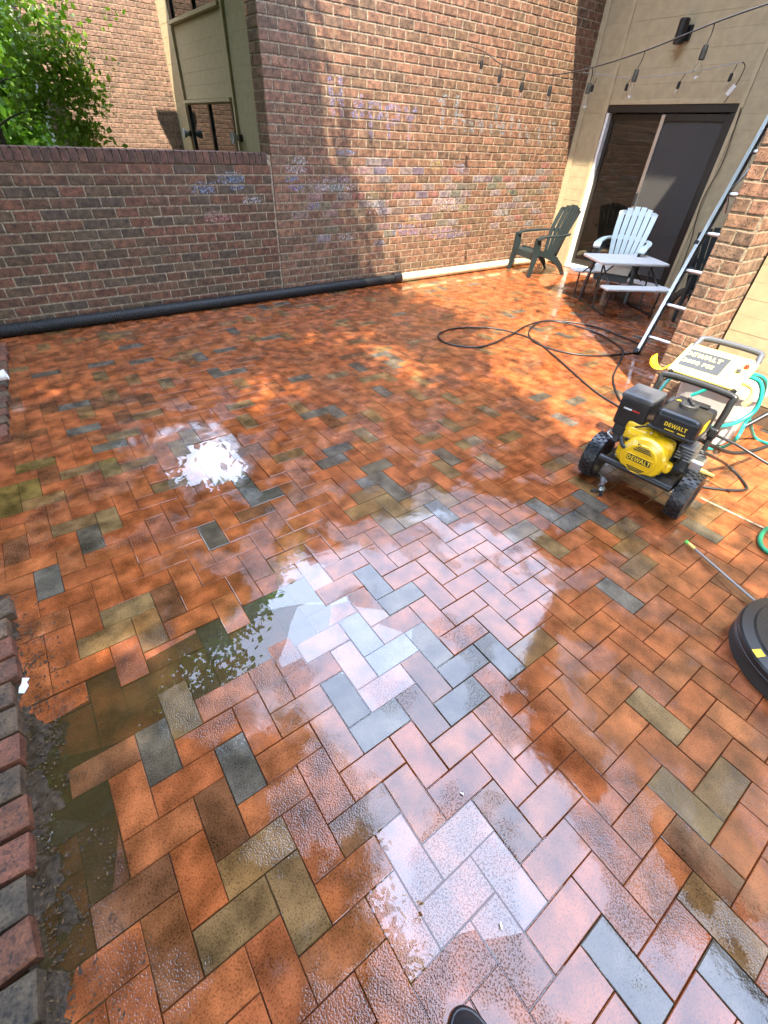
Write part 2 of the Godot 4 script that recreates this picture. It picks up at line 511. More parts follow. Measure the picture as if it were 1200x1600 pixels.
func long_wall():
	# the low wall left of the corner
	var low = thing("low_brick_wall", "low brown brick garden wall with a row of upright bricks along its top", "wall")
	var mb = MB.new()
	mb.box(Vector3(0.15, 0.65, WALL_Z - 0.11), Vector3(5.5, 1.3, 0.208))
	mb.box(Vector3(0.15, 1.345, WALL_Z - 0.11), Vector3(5.5, 0.086, 0.2))
	build(mb, "mortar", M.mortar, low)
	var bl = []
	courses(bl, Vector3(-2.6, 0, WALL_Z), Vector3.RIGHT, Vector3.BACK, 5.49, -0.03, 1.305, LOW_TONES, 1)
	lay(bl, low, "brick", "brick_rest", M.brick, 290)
	var low_bricks = bl
	var cop = []
	var x = -2.58
	while x < 2.86:
		cop.append([Vector3(x + 0.032, 1.356 + rng.randf_range(-0.001, 0.001), WALL_Z + 0.004), Vector3.RIGHT, Vector3.UP, Vector3.BACK, 0.060, 0.096, 0.225, 0.004, tone([Color(0.16, 0.07, 0.048), Color(0.18, 0.08, 0.05), Color(0.14, 0.065, 0.045)])])
		x += 0.068
	lay(cop, low, "coping_brick", "coping_rest", M.brick)
	# the tall wall
	var tall = thing("tall_brick_wall", "tall red brick wall rubbed with coloured chalk, faded chalk lettering on it", "wall")
	mb = MB.new()
	mb.box(Vector3((2.91 + DOOR_X + 0.3) / 2, 2.5, WALL_Z - 0.13), Vector3(DOOR_X + 0.3 - 2.91, 5.0, 0.25))
	build(mb, "mortar", M.mortar, tall)
	bl = []
	courses(bl, Vector3(2.9, 0, WALL_Z), Vector3.RIGHT, Vector3.BACK, DOOR_X - 2.9, -0.03, 4.98, WALL_TONES, 0, 0.2032, true)
	courses(bl, Vector3(2.9, 0, WALL_Z), Vector3.FORWARD, Vector3.LEFT, 0.26, -0.03, 4.98, WALL_TONES, 1)
	lay(bl, tall, "brick", "brick_rest", M.brick)
	# chalk scribbles
	var st = {"chalk_lilac": [[275, 95, 290, 245], [315, 95, 326, 250], [283, 172, 322, 174], [365, 190, 400, 172], [395, 172, 400, 245], [392, 205, 362, 225], [362, 225, 372, 250], [372, 250, 398, 238], [426, 190, 432, 330], [428, 192, 468, 195], [468, 195, 470, 250], [470, 250, 432, 256], [490, 205, 498, 336], [492, 208, 535, 206], [535, 206, 532, 262], [532, 262, 498, 266], [560, 205, 574, 262], [602, 215, 574, 262], [576, 262, 570, 340]],
		"chalk_cyan": [[706, 168, 696, 292], [682, 182, 724, 168], [756, 165, 746, 296], [748, 254, 770, 238], [770, 238, 783, 262], [783, 262, 784, 300], [805, 262, 812, 305], [828, 256, 850, 262], [850, 262, 848, 305], [830, 285, 848, 280], [880, 268, 882, 312], [900, 262, 926, 312], [926, 262, 926, 312], [905, 190, 900, 250], [960, 230, 955, 310], [985, 255, 990, 330], [1012, 280, 1020, 342], [1060, 288, 1062, 352], [1100, 262, 1102, 330], [1118, 262, 1116, 320]]}
	rows_of(bl)
	for k in st:
		var cm = MB.new()
		for s in st[k]:
			var a = on_plane(400 + s[0] / 2.4, 80 + s[1] / 2.4, 2, WALL_Z)
			var b = on_plane(400 + s[2] / 2.4, 80 + s[3] / 2.4, 2, WALL_Z)
			var n = int(a.distance_to(b) / 0.006)
			for q in n:
				for side in 5:
					var p = a.lerp(b, (q + 0.5) / n) + (b - a).normalized().cross(Vector3.BACK) * (side - 2) * 0.009 + Vector3(rng.randfn(), rng.randfn(), 0) * 0.003
					if rng.randf() < 0.8: dab(cm, p, 0.007)
		build(cm, "chalk_writing", M[k], tall)
	var patch = [["chalk_white", 463, 264, 13, 6, 0], ["chalk_white", 468, 251, 10, 5, 0], ["chalk_blue", 541, 238, 11, 5, 0], ["chalk_blue", 455, 278, 9, 5, 0], ["chalk_white", 541, 371, 10, 5, 0], ["chalk_blue", 593, 381, 8, 4, 0], ["chalk_yellow", 643, 344, 7, 4, 0], ["chalk_yellow", 681, 258, 8, 6, 0], ["chalk_green", 800, 300, 7, 4, 0], ["chalk_blue", 718, 262, 8, 5, 0], ["chalk_pink", 563, 267, 10, 5, 0], ["chalk_white", 785, 333, 7, 6, 0], ["chalk_blue", 838, 331, 7, 5, 0], ["chalk_lilac", 462, 292, 10, 5, 0], ["chalk_white", 590, 320, 14, 10, 0], ["chalk_lilac", 490, 323, 9, 5, 0], ["chalk_white", 700, 320, 16, 7, 0], ["chalk_lilac", 640, 360, 22, 8, 0], ["chalk_lilac", 700, 365, 26, 6, 0], ["chalk_white", 520, 290, 30, 8, 0]]
	for q in patch: chalk_patch(tall, q)
	rows_of(low_bricks)
	for q in [["chalk_blue", 317, 294, 16, 8, 0], ["chalk_blue", 362, 279, 17, 8, 0], ["chalk_blue", 371, 291, 8, 5, 0], ["chalk_pink", 341, 340, 17, 8, 0], ["chalk_white", 395, 314, 12, 5, 0]]: chalk_patch(low, q)

func chalk_patch(parent, q):
	var a = on_plane(q[1] - q[3], q[2] - q[4], 2, WALL_Z + 0.004)
	var b = on_plane(q[1] + q[3], q[2] - q[4], 2, WALL_Z + 0.004)
	var c = on_plane(q[1] + q[3], q[2] + q[4], 2, WALL_Z + 0.004)
	var d = on_plane(q[1] - q[3], q[2] + q[4], 2, WALL_Z + 0.004)
	var ce = (a + b + c + d) / 4
	var mb = MB.new()
	var n = int(220 * q[3] * q[4] / 100.0) + 60
	for k in n:
		var p = ce + (b - a) * 0.5 * clampf(rng.randfn() * 0.55, -1.2, 1.2) + (a - d) * 0.5 * clampf(rng.randfn() * 0.55, -1.2, 1.2)
		dab(mb, p, rng.randf_range(0.006, 0.012))
	if mb.v.size(): build(mb, "chalk_patch", M[q[0]], parent)
# chalk lies only on the faces of the bricks, not in the joints
var ROWS := {}
func rows_of(list: Array):
	ROWS = {}
	for b in list:
		if b[3].z < 0.5: continue
		var r = int(round((b[0].y + 0.03) / COURSE - 0.5))
		if not ROWS.has(r): ROWS[r] = []
		ROWS[r].append([b[0].x - b[4] / 2 + 0.006, b[0].x + b[4] / 2 - 0.006, b[0].y, b[0].z])
func dab(mb: MB, p: Vector3, s: float):
	for b in ROWS.get(int(round((p.y + 0.03) / COURSE - 0.5)), []):
		if p.x > b[0] and p.x < b[1] and absf(p.y - b[2]) < 0.030:
			p.z = b[3] + 0.0012
			var t = Vector3(s, rng.randf_range(-0.4, 0.4) * s, 0)
			var u = Vector3(-t.y, t.x, 0)
			mb.quad(p + t, p + u, p - t, p - u, Vector3.BACK)
			return

# ---------------------------------------------------------------- ground and patio
func ground():
	var mb = MB.new()
	mb.quad(Vector3(-80, -0.09, -90), Vector3(80, -0.09, -90), Vector3(80, -0.09, 60), Vector3(-80, -0.09, 60), Vector3.UP)
	structure(mb, "ground", M.grass)
	mb = MB.new()
	mb.box(Vector3(-1.4, -0.03, -1.2), Vector3(2.2, 0.08, 7.2))
	structure(mb, "soil_bed", M.soil)

var BASINS := []
func basin(x: float, z: float) -> float:
	var h = 0.0
	for b in BASINS:
		var d = Geometry2D.is_point_in_polygon(Vector2(x, z), b[0])
		if d: h = minf(h, -b[1])
		else:
			var near = 9.0
			for k in b[0].size():
				near = minf(near, Geometry2D.get_closest_point_to_segment(Vector2(x, z), b[0][k], b[0][(k + 1) % b[0].size()]).distance_to(Vector2(x, z)))
			h = minf(h, -b[1] * clampf(1.0 - near / 0.13, 0.0, 1.0))
	return h
func ring(px: Array) -> PackedVector2Array:
	var out = PackedVector2Array()
	for p in px:
		var g = on_ground(p[0], p[1])
		out.append(Vector2(g.x, g.z))
	return out

func patio():
	BASINS = [[ring([[40, 1165], [150, 1095], [250, 1045], [330, 1003], [400, 968], [470, 930], [495, 955], [455, 985], [395, 1015], [330, 1045], [240, 1090], [150, 1150], [75, 1235]]), 0.011],
		[ring([[262, 775], [275, 735], [305, 700], [345, 690], [385, 710], [400, 755], [350, 780], [300, 795]]), 0.007],
		[ring([[425, 880], [470, 862], [510, 890], [480, 912]]), 0.005],
		[ring([[625, 1345], [690, 1300], [760, 1360], [820, 1430], [700, 1480], [655, 1440]]), 0.005],
		[ring([[500, 1000], [560, 960], [640, 1010], [600, 1090], [540, 1060]]), 0.004],
		[ring([[60, 1290], [100, 1240], [150, 1300], [130, 1480], [110, 1590], [70, 1590]]), 0.0065]]
	var patio_node = Node3D.new()
	patio_node.name = "patio"
	add_child(patio_node)
	tag(patio_node, "", "", "", "structure")
	var bed = MB.new()
	bed.box(Vector3(3.55, -0.047, -1.33), Vector3(9.0, 0.066, 7.1))
	build(bed, "sand_bed", M.sand, patio_node)
	var G = {}
	for k in [[-1, -13], [1, -15], [1, -3], [2, -26], [3, -1], [4, -6], [5, -37], [6, -12], [6, -6], [7, -1], [7, 1], [8, -36], [9, -15], [9, -13], [9, -3], [9, -1], [9, 9], [10, 2], [11, -5], [11, -3], [11, -1], [11, 1], [11, 11], [13, 1], [14, -14], [15, -35], [15, -15], [15, -11], [16, -20], [16, -10], [16, -12], [17, -7], [18, -26], [18, -20], [20, 2], [21, -11], [22, -4], [22, -2], [25, -3], [28, 2], [32, -10], [33, -13], [-2, -2]]: G[Vector2i(k[0], k[1])] = "g"
	for k in [[0, -8], [1, -21], [1, -9], [1, 3], [2, -8], [2, -4], [2, 2], [3, -5], [3, 3], [4, -24], [4, -20], [5, -17], [12, 10], [13, -9], [14, -8], [14, 2], [14, 8], [15, -9], [15, 9], [16, -8], [16, 6], [14, -10], [15, -7], [18, -16], [18, -8], [19, -3], [20, -18], [20, -10], [20, -2], [21, -13], [22, 2], [23, -11], [24, 0], [25, -19], [26, -6], [27, -17], [28, -14], [30, -6]]: G[Vector2i(k[0], k[1])] = "t"
	for k in [[0, 2], [-1, -1], [-1, 1], [2, 0], [5, 3]]: G[Vector2i(k[0], k[1])] = "o"
	for k in [[-3, -21], [-2, -20], [-1, -23], [-1, -21], [3, -21]]: G[Vector2i(k[0], k[1])] = "m"
	var tones = {
		"g": [Color(0.15, 0.115, 0.075), Color(0.16, 0.13, 0.095), Color(0.13, 0.105, 0.075)],
		"t": [Color(0.26, 0.135, 0.05), Color(0.22, 0.125, 0.052), Color(0.23, 0.14, 0.06)],
		"o": [Color(0.24, 0.088, 0.034), Color(0.21, 0.085, 0.036)],
		"m": [Color(0.20, 0.125, 0.035), Color(0.19, 0.135, 0.036)],
		"r": [Color(0.39, 0.112, 0.037), Color(0.37, 0.103, 0.034), Color(0.41, 0.125, 0.043), Color(0.36, 0.105, 0.037), Color(0.38, 0.122, 0.044)]}
	var list = []
	for i in range(-9, 79):
		for j in range(-48, 22):
			var s = posmod(i + j, 4)
			if s == 1 or s == 3: continue
			var along = s == 0
			var cx = (i + (1.0 if along else 0.5)) * W
			var cz = (j + (0.5 if along else 1.0)) * W
			if cz > 2.15 or cz < WALL_Z + 0.03: continue
			if cz > -0.70 and cx > FAC_X: continue
			if cx > DOOR_X - 0.02: continue
			if cx < -0.24 and not (cz > -2.62 and cz < -1.16 and cx > -0.85): continue
			var key = "r"
			if G.has(Vector2i(i, j)): key = G[Vector2i(i, j)]
			else:
				var far = j < -15 or i > 22 or j > 9
				var cl = nz.get_noise_2d(cx * 0.9, cz * 0.9)
				var r = rng.randf() - cl * 0.12
				if far: key = "g" if r < 0.02 else ("t" if r < 0.09 else ("o" if r < 0.17 else "r"))
				else: key = "o" if r < 0.05 else "r"
			var c = tone(tones[key], 0.09)
			var h = basin(cx, cz) + rng.randf_range(-0.0012, 0.0012)
			var hx = (basin(cx + 0.06, cz) - basin(cx - 0.06, cz)) / 0.12 * 0.3 + rng.randf_range(-0.0032, 0.0032)
			var hz = (basin(cx, cz + 0.06) - basin(cx, cz - 0.06)) / 0.12 * 0.3 + rng.randf_range(-0.0032, 0.0032)
			var en = Vector3(-hx, 1, -hz).normalized()
			var ex = Vector3.RIGHT if along else Vector3.FORWARD
			ex = (ex.rotated(Vector3.UP, rng.randf_range(-0.006, 0.006)))
			ex = (ex - en * ex.dot(en)).normalized()
			var ey = en.cross(ex)
			list.append([Vector3(cx, h, cz), ex, ey, en, 0.2010, 0.0994, 0.04, [0.0012, 0.0018, 0.0026][rng.randi() % 3] if cz > -1.6 else 0.001, c])
	lay(list, patio_node, "paver", "paver_rest", M.paver)
	var mb = MB.new()
	mb.ribbon([Vector3(3.19, 0.003, 0.16), Vector3(3.205, 0.003, 0.4), Vector3(3.22, 0.003, 0.62), Vector3(3.22, 0.003, 1.2)], Vector3.RIGHT, [0.012, 0.014, 0.012, 0.014], 0.004)
	build(mb, "caulk_joint", M.mortar, patio_node)

func puddles():
	var names = ["murky_puddle", "puddle", "puddle", "puddle", "puddle", "murky_puddle"]
	var labels = ["long brown puddle standing in a sunken row of pavers", "round clear puddle that mirrors the white sky", "small clear puddle beside a chipped grey paver", "clear puddle in the pale wet pavers before the shoe", "clear film of water over blue grey pavers", "narrow muddy puddle along the brick edging"]
	for k in BASINS.size():
		var pts = []
		var src: PackedVector2Array = Geometry2D.offset_polygon(BASINS[k][0], 0.19, Geometry2D.JOIN_ROUND)[0]
		var fine := PackedVector2Array()
		for q in src.size():
			for u in 3: fine.append(src[q].lerp(src[(q + 1) % src.size()], u / 3.0))
		for p in fine:
			p += Vector2(nz.get_noise_2d(p.x * 14, p.y * 14), nz.get_noise_2d(p.x * 14 + 50, p.y * 14)) * 0.05
			pts.append(Vector3(p.x, [-0.0055, -0.0042, -0.0028, -0.0028, -0.0024, -0.005][k], p.y))
		var mb = MB.new()
		mb.poly(pts, Vector3.UP)
		var o = build(mb, names[k] if not has_node(NodePath(names[k])) else "%s_%03d" % [names[k], k], M.murky if names[k] == "murky_puddle" else M.water)
		tag(o, labels[k], "puddle", "puddles on the patio")

# ---------------------------------------------------------------- the house
func siding(parent: Node, o: Vector3, ex: Vector3, en: Vector3, length: float, y0: float, y1: float, step := 0.11, material: Material = null):
	var y = y0
	while y < y1 - 0.02:
		var h = minf(step, y1 - y)
		var mb = MB.new()
		mb.box(Vector3.ZERO, Vector3(length, h - 0.0009, 0.014))
		var t = 0.007
		var up = (Vector3.UP - en * t).normalized()
		put(mb.mesh(), "siding_board", material if material else M.siding, parent, Transform3D(Basis(ex, up, ex.cross(up)), o + ex * (length / 2) + Vector3(0, y + h / 2, 0) + en * (0.006 + rng.randf_range(-0.0006, 0.0006))))
		y += h

func wing_and_house():
	var wing = thing("brick_wing_wall", "end of a tan red brick wing wall beside the leaning ladder", "wall")
	var mb = MB.new()
	mb.box(Vector3(6.1, 2.8, -0.6765), Vector3(3.79, 5.6, 0.205))
	build(mb, "mortar", M.mortar, wing)
	var bl = []
	var tones = [Color(0.34, 0.185, 0.105), Color(0.30, 0.17, 0.10), Color(0.36, 0.185, 0.11), Color(0.29, 0.175, 0.11)]
	courses(bl, Vector3(4.2, 0, -0.784), Vector3.BACK, Vector3.LEFT, 0.2145, -0.03, 5.58, tones, 1)
	courses(bl, Vector3(4.205, 0, -0.57), Vector3.RIGHT, Vector3.BACK, FAC_X - 4.20, -0.03, 5.58, tones, 0)
	courses(bl, Vector3(4.205, 0, -0.784), Vector3.RIGHT, Vector3.FORWARD, DOOR_X - 4.21, -0.03, 5.58, tones, 0)
	lay(bl, wing, "brick", "brick_rest", M.brick)
	var house = thing("house_front", "sunlit tan siding house front beside the brick wing wall", "house")
	mb = MB.new()
	mb.box(Vector3((FAC_X + 8.3) / 2 + 0.006, 2.9, 3.2), Vector3(8.3 - FAC_X, 5.8, 7.52))
	build(mb, "wall_core", M.siding, house)
	siding(house, Vector3(FAC_X, 0, -0.555), Vector3.BACK, Vector3.LEFT, 4.0, 0.14, 5.78)
	mb = MB.new()
	mb.box(Vector3(FAC_X - 0.002, 0.06, 1.45), Vector3(0.03, 0.14, 4.0))
	build(mb, "base_board", M.base_board, house)
	mb = MB.new()
	mb.box(Vector3(6.4, 5.92, 3.0), Vector3(4.2, 0.2, 8.2))
	build(mb, "roof", M.roof, house)

func door_wall():
	var wall = thing("door_wall", "tan siding wall around the sliding glass door under the eave", "wall")
	var z0 = WALL_Z
	var d0 = -4.40
	var d1 = -2.64
	var top = 2.06
	var mb = MB.new()
	mb.box(Vector3(8.12, 2.35, (z0 + d0) / 2), Vector3(0.2, 4.7, d0 - z0))
	mb.box(Vector3(8.12, 2.35, (d1 - 0.785) / 2), Vector3(0.2, 4.7, -0.785 - d1))
	mb.box(Vector3(8.12, (top + 4.7) / 2, (d0 + d1) / 2), Vector3(0.2, 4.7 - top, d1 - d0))
	build(mb, "wall_core", M.siding, wall)
	siding(wall, Vector3(DOOR_X, 0, z0 + 0.10), Vector3.BACK, Vector3.LEFT, d0 - 0.06 - z0 - 0.1, 0.02, 3.9, 0.15)
	siding(wall, Vector3(DOOR_X, 0, d0 - 0.0), Vector3.BACK, Vector3.LEFT, d1 - d0, top + 0.05, 3.9, 0.15)
	siding(wall, Vector3(DOOR_X, 0, d1 + 0.05), Vector3.BACK, Vector3.LEFT, -0.79 - d1 - 0.05, 0.02, 3.9, 0.15)
	for t in [[z0 + 0.05, 0.09, 0.0, 3.9], [d0 - 0.03, 0.055, 0.0, 3.9], [d1 + 0.025, 0.05, 0.0, 3.9]]:
		mb = MB.new()
		mb.rbox(Vector3(DOOR_X - 0.008, (t[2] + t[3]) / 2, t[0]), Vector3(0.03, t[3] - t[2], t[1]), 0.004)
		build(mb, "trim_board", M.trim, wall)
	mb = MB.new()
	mb.rbox(Vector3(DOOR_X - 0.006, top + 0.025, (d0 + d1) / 2), Vector3(0.026, 0.05, d1 - d0), 0.004)
	build(mb, "trim_board", M.trim, wall)
	mb = MB.new()
	mb.box(Vector3(7.75, 4.8, (z0 - 0.6) / 2), Vector3(1.9, 0.2, -0.79 - z0))
	build(mb, "eave", M.trim, wall)
	# the dark room behind the glass
	mb = MB.new()
	mb.box(Vector3(10.9, -0.03, -3.5), Vector3(5.4, 0.06, 4.4))
	mb.box(Vector3(10.9, 2.5, -3.5), Vector3(5.4, 0.06, 4.4))
	mb.box(Vector3(13.6, 1.2, -3.5), Vector3(0.06, 2.5, 4.4))
	mb.box(Vector3(10.9, 1.2, -5.7), Vector3(5.4, 2.5, 0.06))
	mb.box(Vector3(10.9, 1.2, -1.3), Vector3(5.4, 2.5, 0.06))
	mb.box(Vector3(8.24, 1.2, -5.2), Vector3(0.04, 2.5, 1.0))
	build(mb, "room_shell", M.room, wall)
	# the sliding door
	var door = thing("sliding_door", "dark framed sliding glass door with an insect screen on its right half", "door")
	var x = DOOR_X + 0.05
	part_box(door, "head_frame", Vector3(x, top - 0.04, (d0 + d1) / 2), Vector3(0.12, 0.08, d1 - d0), 0.005, M.bronze)
	part_box(door, "side_frame", Vector3(x, 1.0, d0 + 0.02), Vector3(0.12, 1.95, 0.04), 0.005, M.white)
	part_box(door, "side_frame", Vector3(x, 1.0, d1 - 0.03), Vector3(0.12, 1.95, 0.06), 0.005, M.bronze)
	part_box(door, "sill_track", Vector3(x - 0.01, 0.03, (d0 + d1) / 2), Vector3(0.15, 0.05, d1 - d0), 0.005, M.white)
	var mid = -3.55
	for p in [["glass_panel", d0 + 0.05, mid + 0.03, x + 0.02, M.bronze], ["screen_panel", mid - 0.02, d1 - 0.06, x - 0.03, M.bronze]]:
		var pn = Node3D.new()
		pn.name = p[0]
		door.add_child(pn)
		for s in [[p[1] + 0.025, 0.05], [p[2] - 0.025, 0.05]]:
			var b = MB.new()
			b.rbox(Vector3(p[3], 1.01, s[0]), Vector3(0.03, 1.9, s[1]), 0.004)
			build(b, "stile", M.alu if p[0] == "screen_panel" and s[0] < -3.2 else p[4], pn)
		for yy in [0.1, 1.93]:
			var b = MB.new()
			b.rbox(Vector3(p[3], yy, (p[1] + p[2]) / 2), Vector3(0.03, 0.07, p[2] - p[1] - 0.1), 0.004)
			build(b, "rail", p[4], pn)
		var g = MB.new()
		g.quad(Vector3(p[3], 0.13, p[1] + 0.05), Vector3(p[3], 0.13, p[2] - 0.05), Vector3(p[3], 1.9, p[2] - 0.05), Vector3(p[3], 1.9, p[1] + 0.05), Vector3.LEFT)
		if p[0] == "glass_panel":
			var gg = MB.new()
			gg.quad(Vector3(p[3] + 0.014, 0.13, p[1] + 0.05), Vector3(p[3] + 0.014, 0.13, p[2] - 0.05), Vector3(p[3] + 0.014, 1.9, p[2] - 0.05), Vector3(p[3] + 0.014, 1.9, p[1] + 0.05), Vector3.LEFT)
			build(gg, "inner_pane", M.glass, pn)
		build(g, "pane" if p[0] == "glass_panel" else "mesh_screen", M.glass if p[0] == "glass_panel" else M.screen, pn)
	var g2 = MB.new()
	g2.quad(Vector3(x + 0.03, 0.13, mid), Vector3(x + 0.03, 0.13, d1 - 0.08), Vector3(x + 0.03, 1.9, d1 - 0.08), Vector3(x + 0.03, 1.9, mid), Vector3.LEFT)
	build(g2, "pane", M.glass, door)
	part_box(door, "handle", Vector3(x - 0.06, 1.03, mid), Vector3(0.03, 0.16, 0.03), 0.005, M.black)
	# wall lamp
	var lamp = thing("wall_lamp", "black cylinder wall lamp above the sliding door", "lamp", Vector3(DOOR_X, 2.62, -3.62))
	mb = MB.new()
	mb.rbox(Vector3(-0.02, 0.08, 0.03), Vector3(0.03, 0.14, 0.12), 0.006)
	build(mb, "back_plate", M.black, lamp)
	mb = MB.new()
	mb.lathe([Vector2(0, 0.0), Vector2(0.05, 0.0), Vector2(0.058, 0.01), Vector2(0.058, 0.21), Vector2(0.05, 0.22), Vector2(0, 0.22)], 20, Basis(), Vector3(-0.10, -0.02, 0))
	build(mb, "lamp_body", M.black, lamp)
	mb = MB.new()
	mb.tube([Vector3(-0.01, 0.08, 0.02), Vector3(-0.08, 0.08, 0.0)], 0.015, 8)
	build(mb, "arm", M.black, lamp)

func neighbour():
	var sidewall = thing("neighbour_siding_wall", "shaded olive tan house wall with windows behind the low wall", "wall")
	var mb = MB.new()
	mb.box(Vector3(FAC_X + 0.2, 3.0, -9.35), Vector3(0.36, 6.0, 8.4))
	build(mb, "wall_core", M.siding, sidewall)
	# flat panels between upright battens
	for p in [[-13.4, -12.75, 0.0, 6.0], [-9.75, -5.2, 0.0, 6.0], [-12.55, -9.9, 2.02, 3.1]]:
		siding(sidewall, Vector3(FAC_X + 0.012, 0, p[0]), Vector3.BACK, Vector3.LEFT, p[1] - p[0], p[2], p[3], 0.2, M.siding)
	for z in [-12.65, -9.82]:
		mb = MB.new()
		mb.box(Vector3(FAC_X - 0.02, 3.0, z), Vector3(0.05, 6.0, 0.07))
		build(mb, "batten", M.trim, sidewall)
	for y in [1.98, 3.15]:
		mb = MB.new()
		mb.box(Vector3(FAC_X - 0.04, y, -11.23), Vector3(0.10, 0.05, 2.7))
		build(mb, "window_ledge", M.trim, sidewall)
	for w in [[0.9, 1.93], [3.2, 4.4]]:
		var win = Node3D.new()
		win.name = "window"
		sidewall.add_child(win, true)
		mb = MB.new()
		mb.box(Vector3(FAC_X - 0.01, (w[0] + w[1]) / 2, -12.5), Vector3(0.06, w[1] - w[0], 0.1))
		mb.box(Vector3(FAC_X - 0.01, (w[0] + w[1]) / 2, -11.2), Vector3(0.06, w[1] - w[0], 0.08))
		mb.box(Vector3(FAC_X - 0.01, (w[0] + w[1]) / 2, -9.95), Vector3(0.06, w[1] - w[0], 0.08))
		build(mb, "frame", M.bronze, win)
		mb = MB.new()
		mb.quad(Vector3(FAC_X - 0.004, w[0], -12.45), Vector3(FAC_X - 0.004, w[0], -9.99), Vector3(FAC_X - 0.004, w[1], -9.99), Vector3(FAC_X - 0.004, w[1], -12.45), Vector3.LEFT)
		var gm: StandardMaterial3D = mat(Color(0.01, 0.012, 0.01), 0.02)
		gm.metallic_specular = 0.9
		build(mb, "pane", gm, win)
	mb = MB.new()
	mb.box(Vector3(3.9, 4.6, -8.7), Vector3(1.6, 0.2, 7.2))
	build(mb, "eave", M.trim, sidewall)
	var bwall = thing("neighbour_brick_wall", "sunlit pink brick wall of the house next door behind the trees", "wall")
	mb = MB.new()
	mb.box(Vector3((1.94 + 4.6) / 2, 3.0, -13.63), Vector3(4.6 - 1.94, 6.0, 0.25))
	build(mb, "mortar", M.mortar, bwall)
	var bl = []
	var tones = [Color(0.42, 0.25, 0.18), Color(0.38, 0.225, 0.165), Color(0.45, 0.265, 0.195), Color(0.34, 0.21, 0.155)]
	courses(bl, Vector3(1.93, 0, -13.5), Vector3.RIGHT, Vector3.BACK, 2.64, 0.9, 5.9, tones, 0)
	courses(bl, Vector3(1.93, 0, -13.5), Vector3.FORWARD, Vector3.LEFT, 0.26, 0.9, 5.9, tones, 1)
	lay(bl, bwall, "brick", "brick_rest", M.brick)
	var ds = thing("downspout", "thin white downspout at the end of the neighbouring brick wall", "pipe")
	mb = MB.new()
	mb.box(Vector3(1.86, 2.6, -13.42), Vector3(0.07, 5.2, 0.06))
	build(mb, "pipe", M.white, ds)
	for y in [1.6, 3.2, 4.8]:
		mb = MB.new()
		mb.box(Vector3(1.88, y, -13.42), Vector3(0.11, 0.03, 0.075))
		build(mb, "bracket", M.white, ds)
	var rail = thing("black_railing", "black metal railing above the far end of the low wall", "railing")
	mb = MB.new()
	mb.box(Vector3(-0.6, 1.17, -9.5), Vector3(4.0, 0.045, 0.04))
	build(mb, "top_rail", M.black, rail)
	for k in 9:
		mb = MB.new()
		mb.box(Vector3(-2.4 + k * 0.45, 0.55, -9.5), Vector3(0.03, 1.2, 0.03))
		build(mb, "post", M.black, rail)
	for z in [-12.62, -9.70]:
		var fl = thing("flood_lamp", "small round flood lamp on the shaded wall " + ("between the window and the tall brick wall" if z > -11 else "between the window and the pink brick wall"), "lamp", Vector3(FAC_X - 0.02, 1.45, z), 0.0, "flood lamps beside the window")
		mb = MB.new()
		mb.lathe([Vector2(0, 0.0), Vector2(0.04, 0.0), Vector2(0.09, 0.12), Vector2(0.085, 0.13), Vector2(0, 0.11)], 14, Basis(Vector3(0, 0, 1), Vector3(-1, 0, 0.15).normalized(), Vector3(0, 1, 0)), Vector3(-0.06, 0, 0))
		build(mb, "lamp_head", M.wire_pale, fl)
		mb = MB.new()
		mb.box(Vector3(-0.02, 0, 0), Vector3(0.06, 0.1, 0.1))
		build(mb, "base_plate", M.bronze, fl)

# ---------------------------------------------------------------- trees
# Where the wet floor mirrors a point to the camera; the photograph's reflection shows which parts of the sky the crowns leave open.
var OPEN := PackedVector2Array([Vector2(425, 862), Vector2(520, 848), Vector2(640, 872), Vector2(760, 920), Vector2(870, 1000), Vector2(920, 1090), Vector2(1010, 1250), Vector2(1120, 1450), Vector2(1260, 1640), Vector2(1260, 1900), Vector2(660, 1900), Vector2(640, 1600), Vector2(625, 1480), Vector2(600, 1330), Vector2(545, 1230), Vector2(480, 1140), Vector2(440, 1060), Vector2(385, 985), Vector2(405, 930)])
func open_sky(p: Vector3) -> bool:
	var eye = Vector3(CAM.x, -CAM.y, CAM.z)
	var g = eye + (p - eye) * (-eye.y / (p.y - eye.y))
	var q = pixel(g)
	var v = Vector2(q.x, q.y)
	if pow((v.x - 322) / 78.0, 2) + pow((v.y - 738) / 52.0, 2) < 1.0: return true
	return Geometry2D.is_point_in_polygon(v, OPEN)
func leaf_mesh(count: int, spread: float, size: float, cols: Array) -> ArrayMesh:
	var mb = MB.new()
	for k in count:
		var o = Vector3(rng.randfn(), rng.randfn() * 0.7, rng.randfn()) * spread * 0.5
		var ax = Vector3(rng.randfn(), rng.randfn() * 0.5 - 0.35, rng.randfn()).normalized()
		var si = ax.cross(Vector3(rng.randfn() * 0.5, 1, rng.randfn() * 0.5)).normalized()
		var s = size * rng.randf_range(0.7, 1.25)
		var nn = ax.cross(si).normalized()
		mb.col = cols[rng.randi() % cols.size()]
		mb.tri(o, o + ax * s * 0.5 + si * s * 0.3, o + ax * s, nn, nn, nn)
		mb.tri(o, o + ax * s * 0.5 - si * s * 0.3, o + ax * s, nn, nn, nn)
	return mb.mesh()
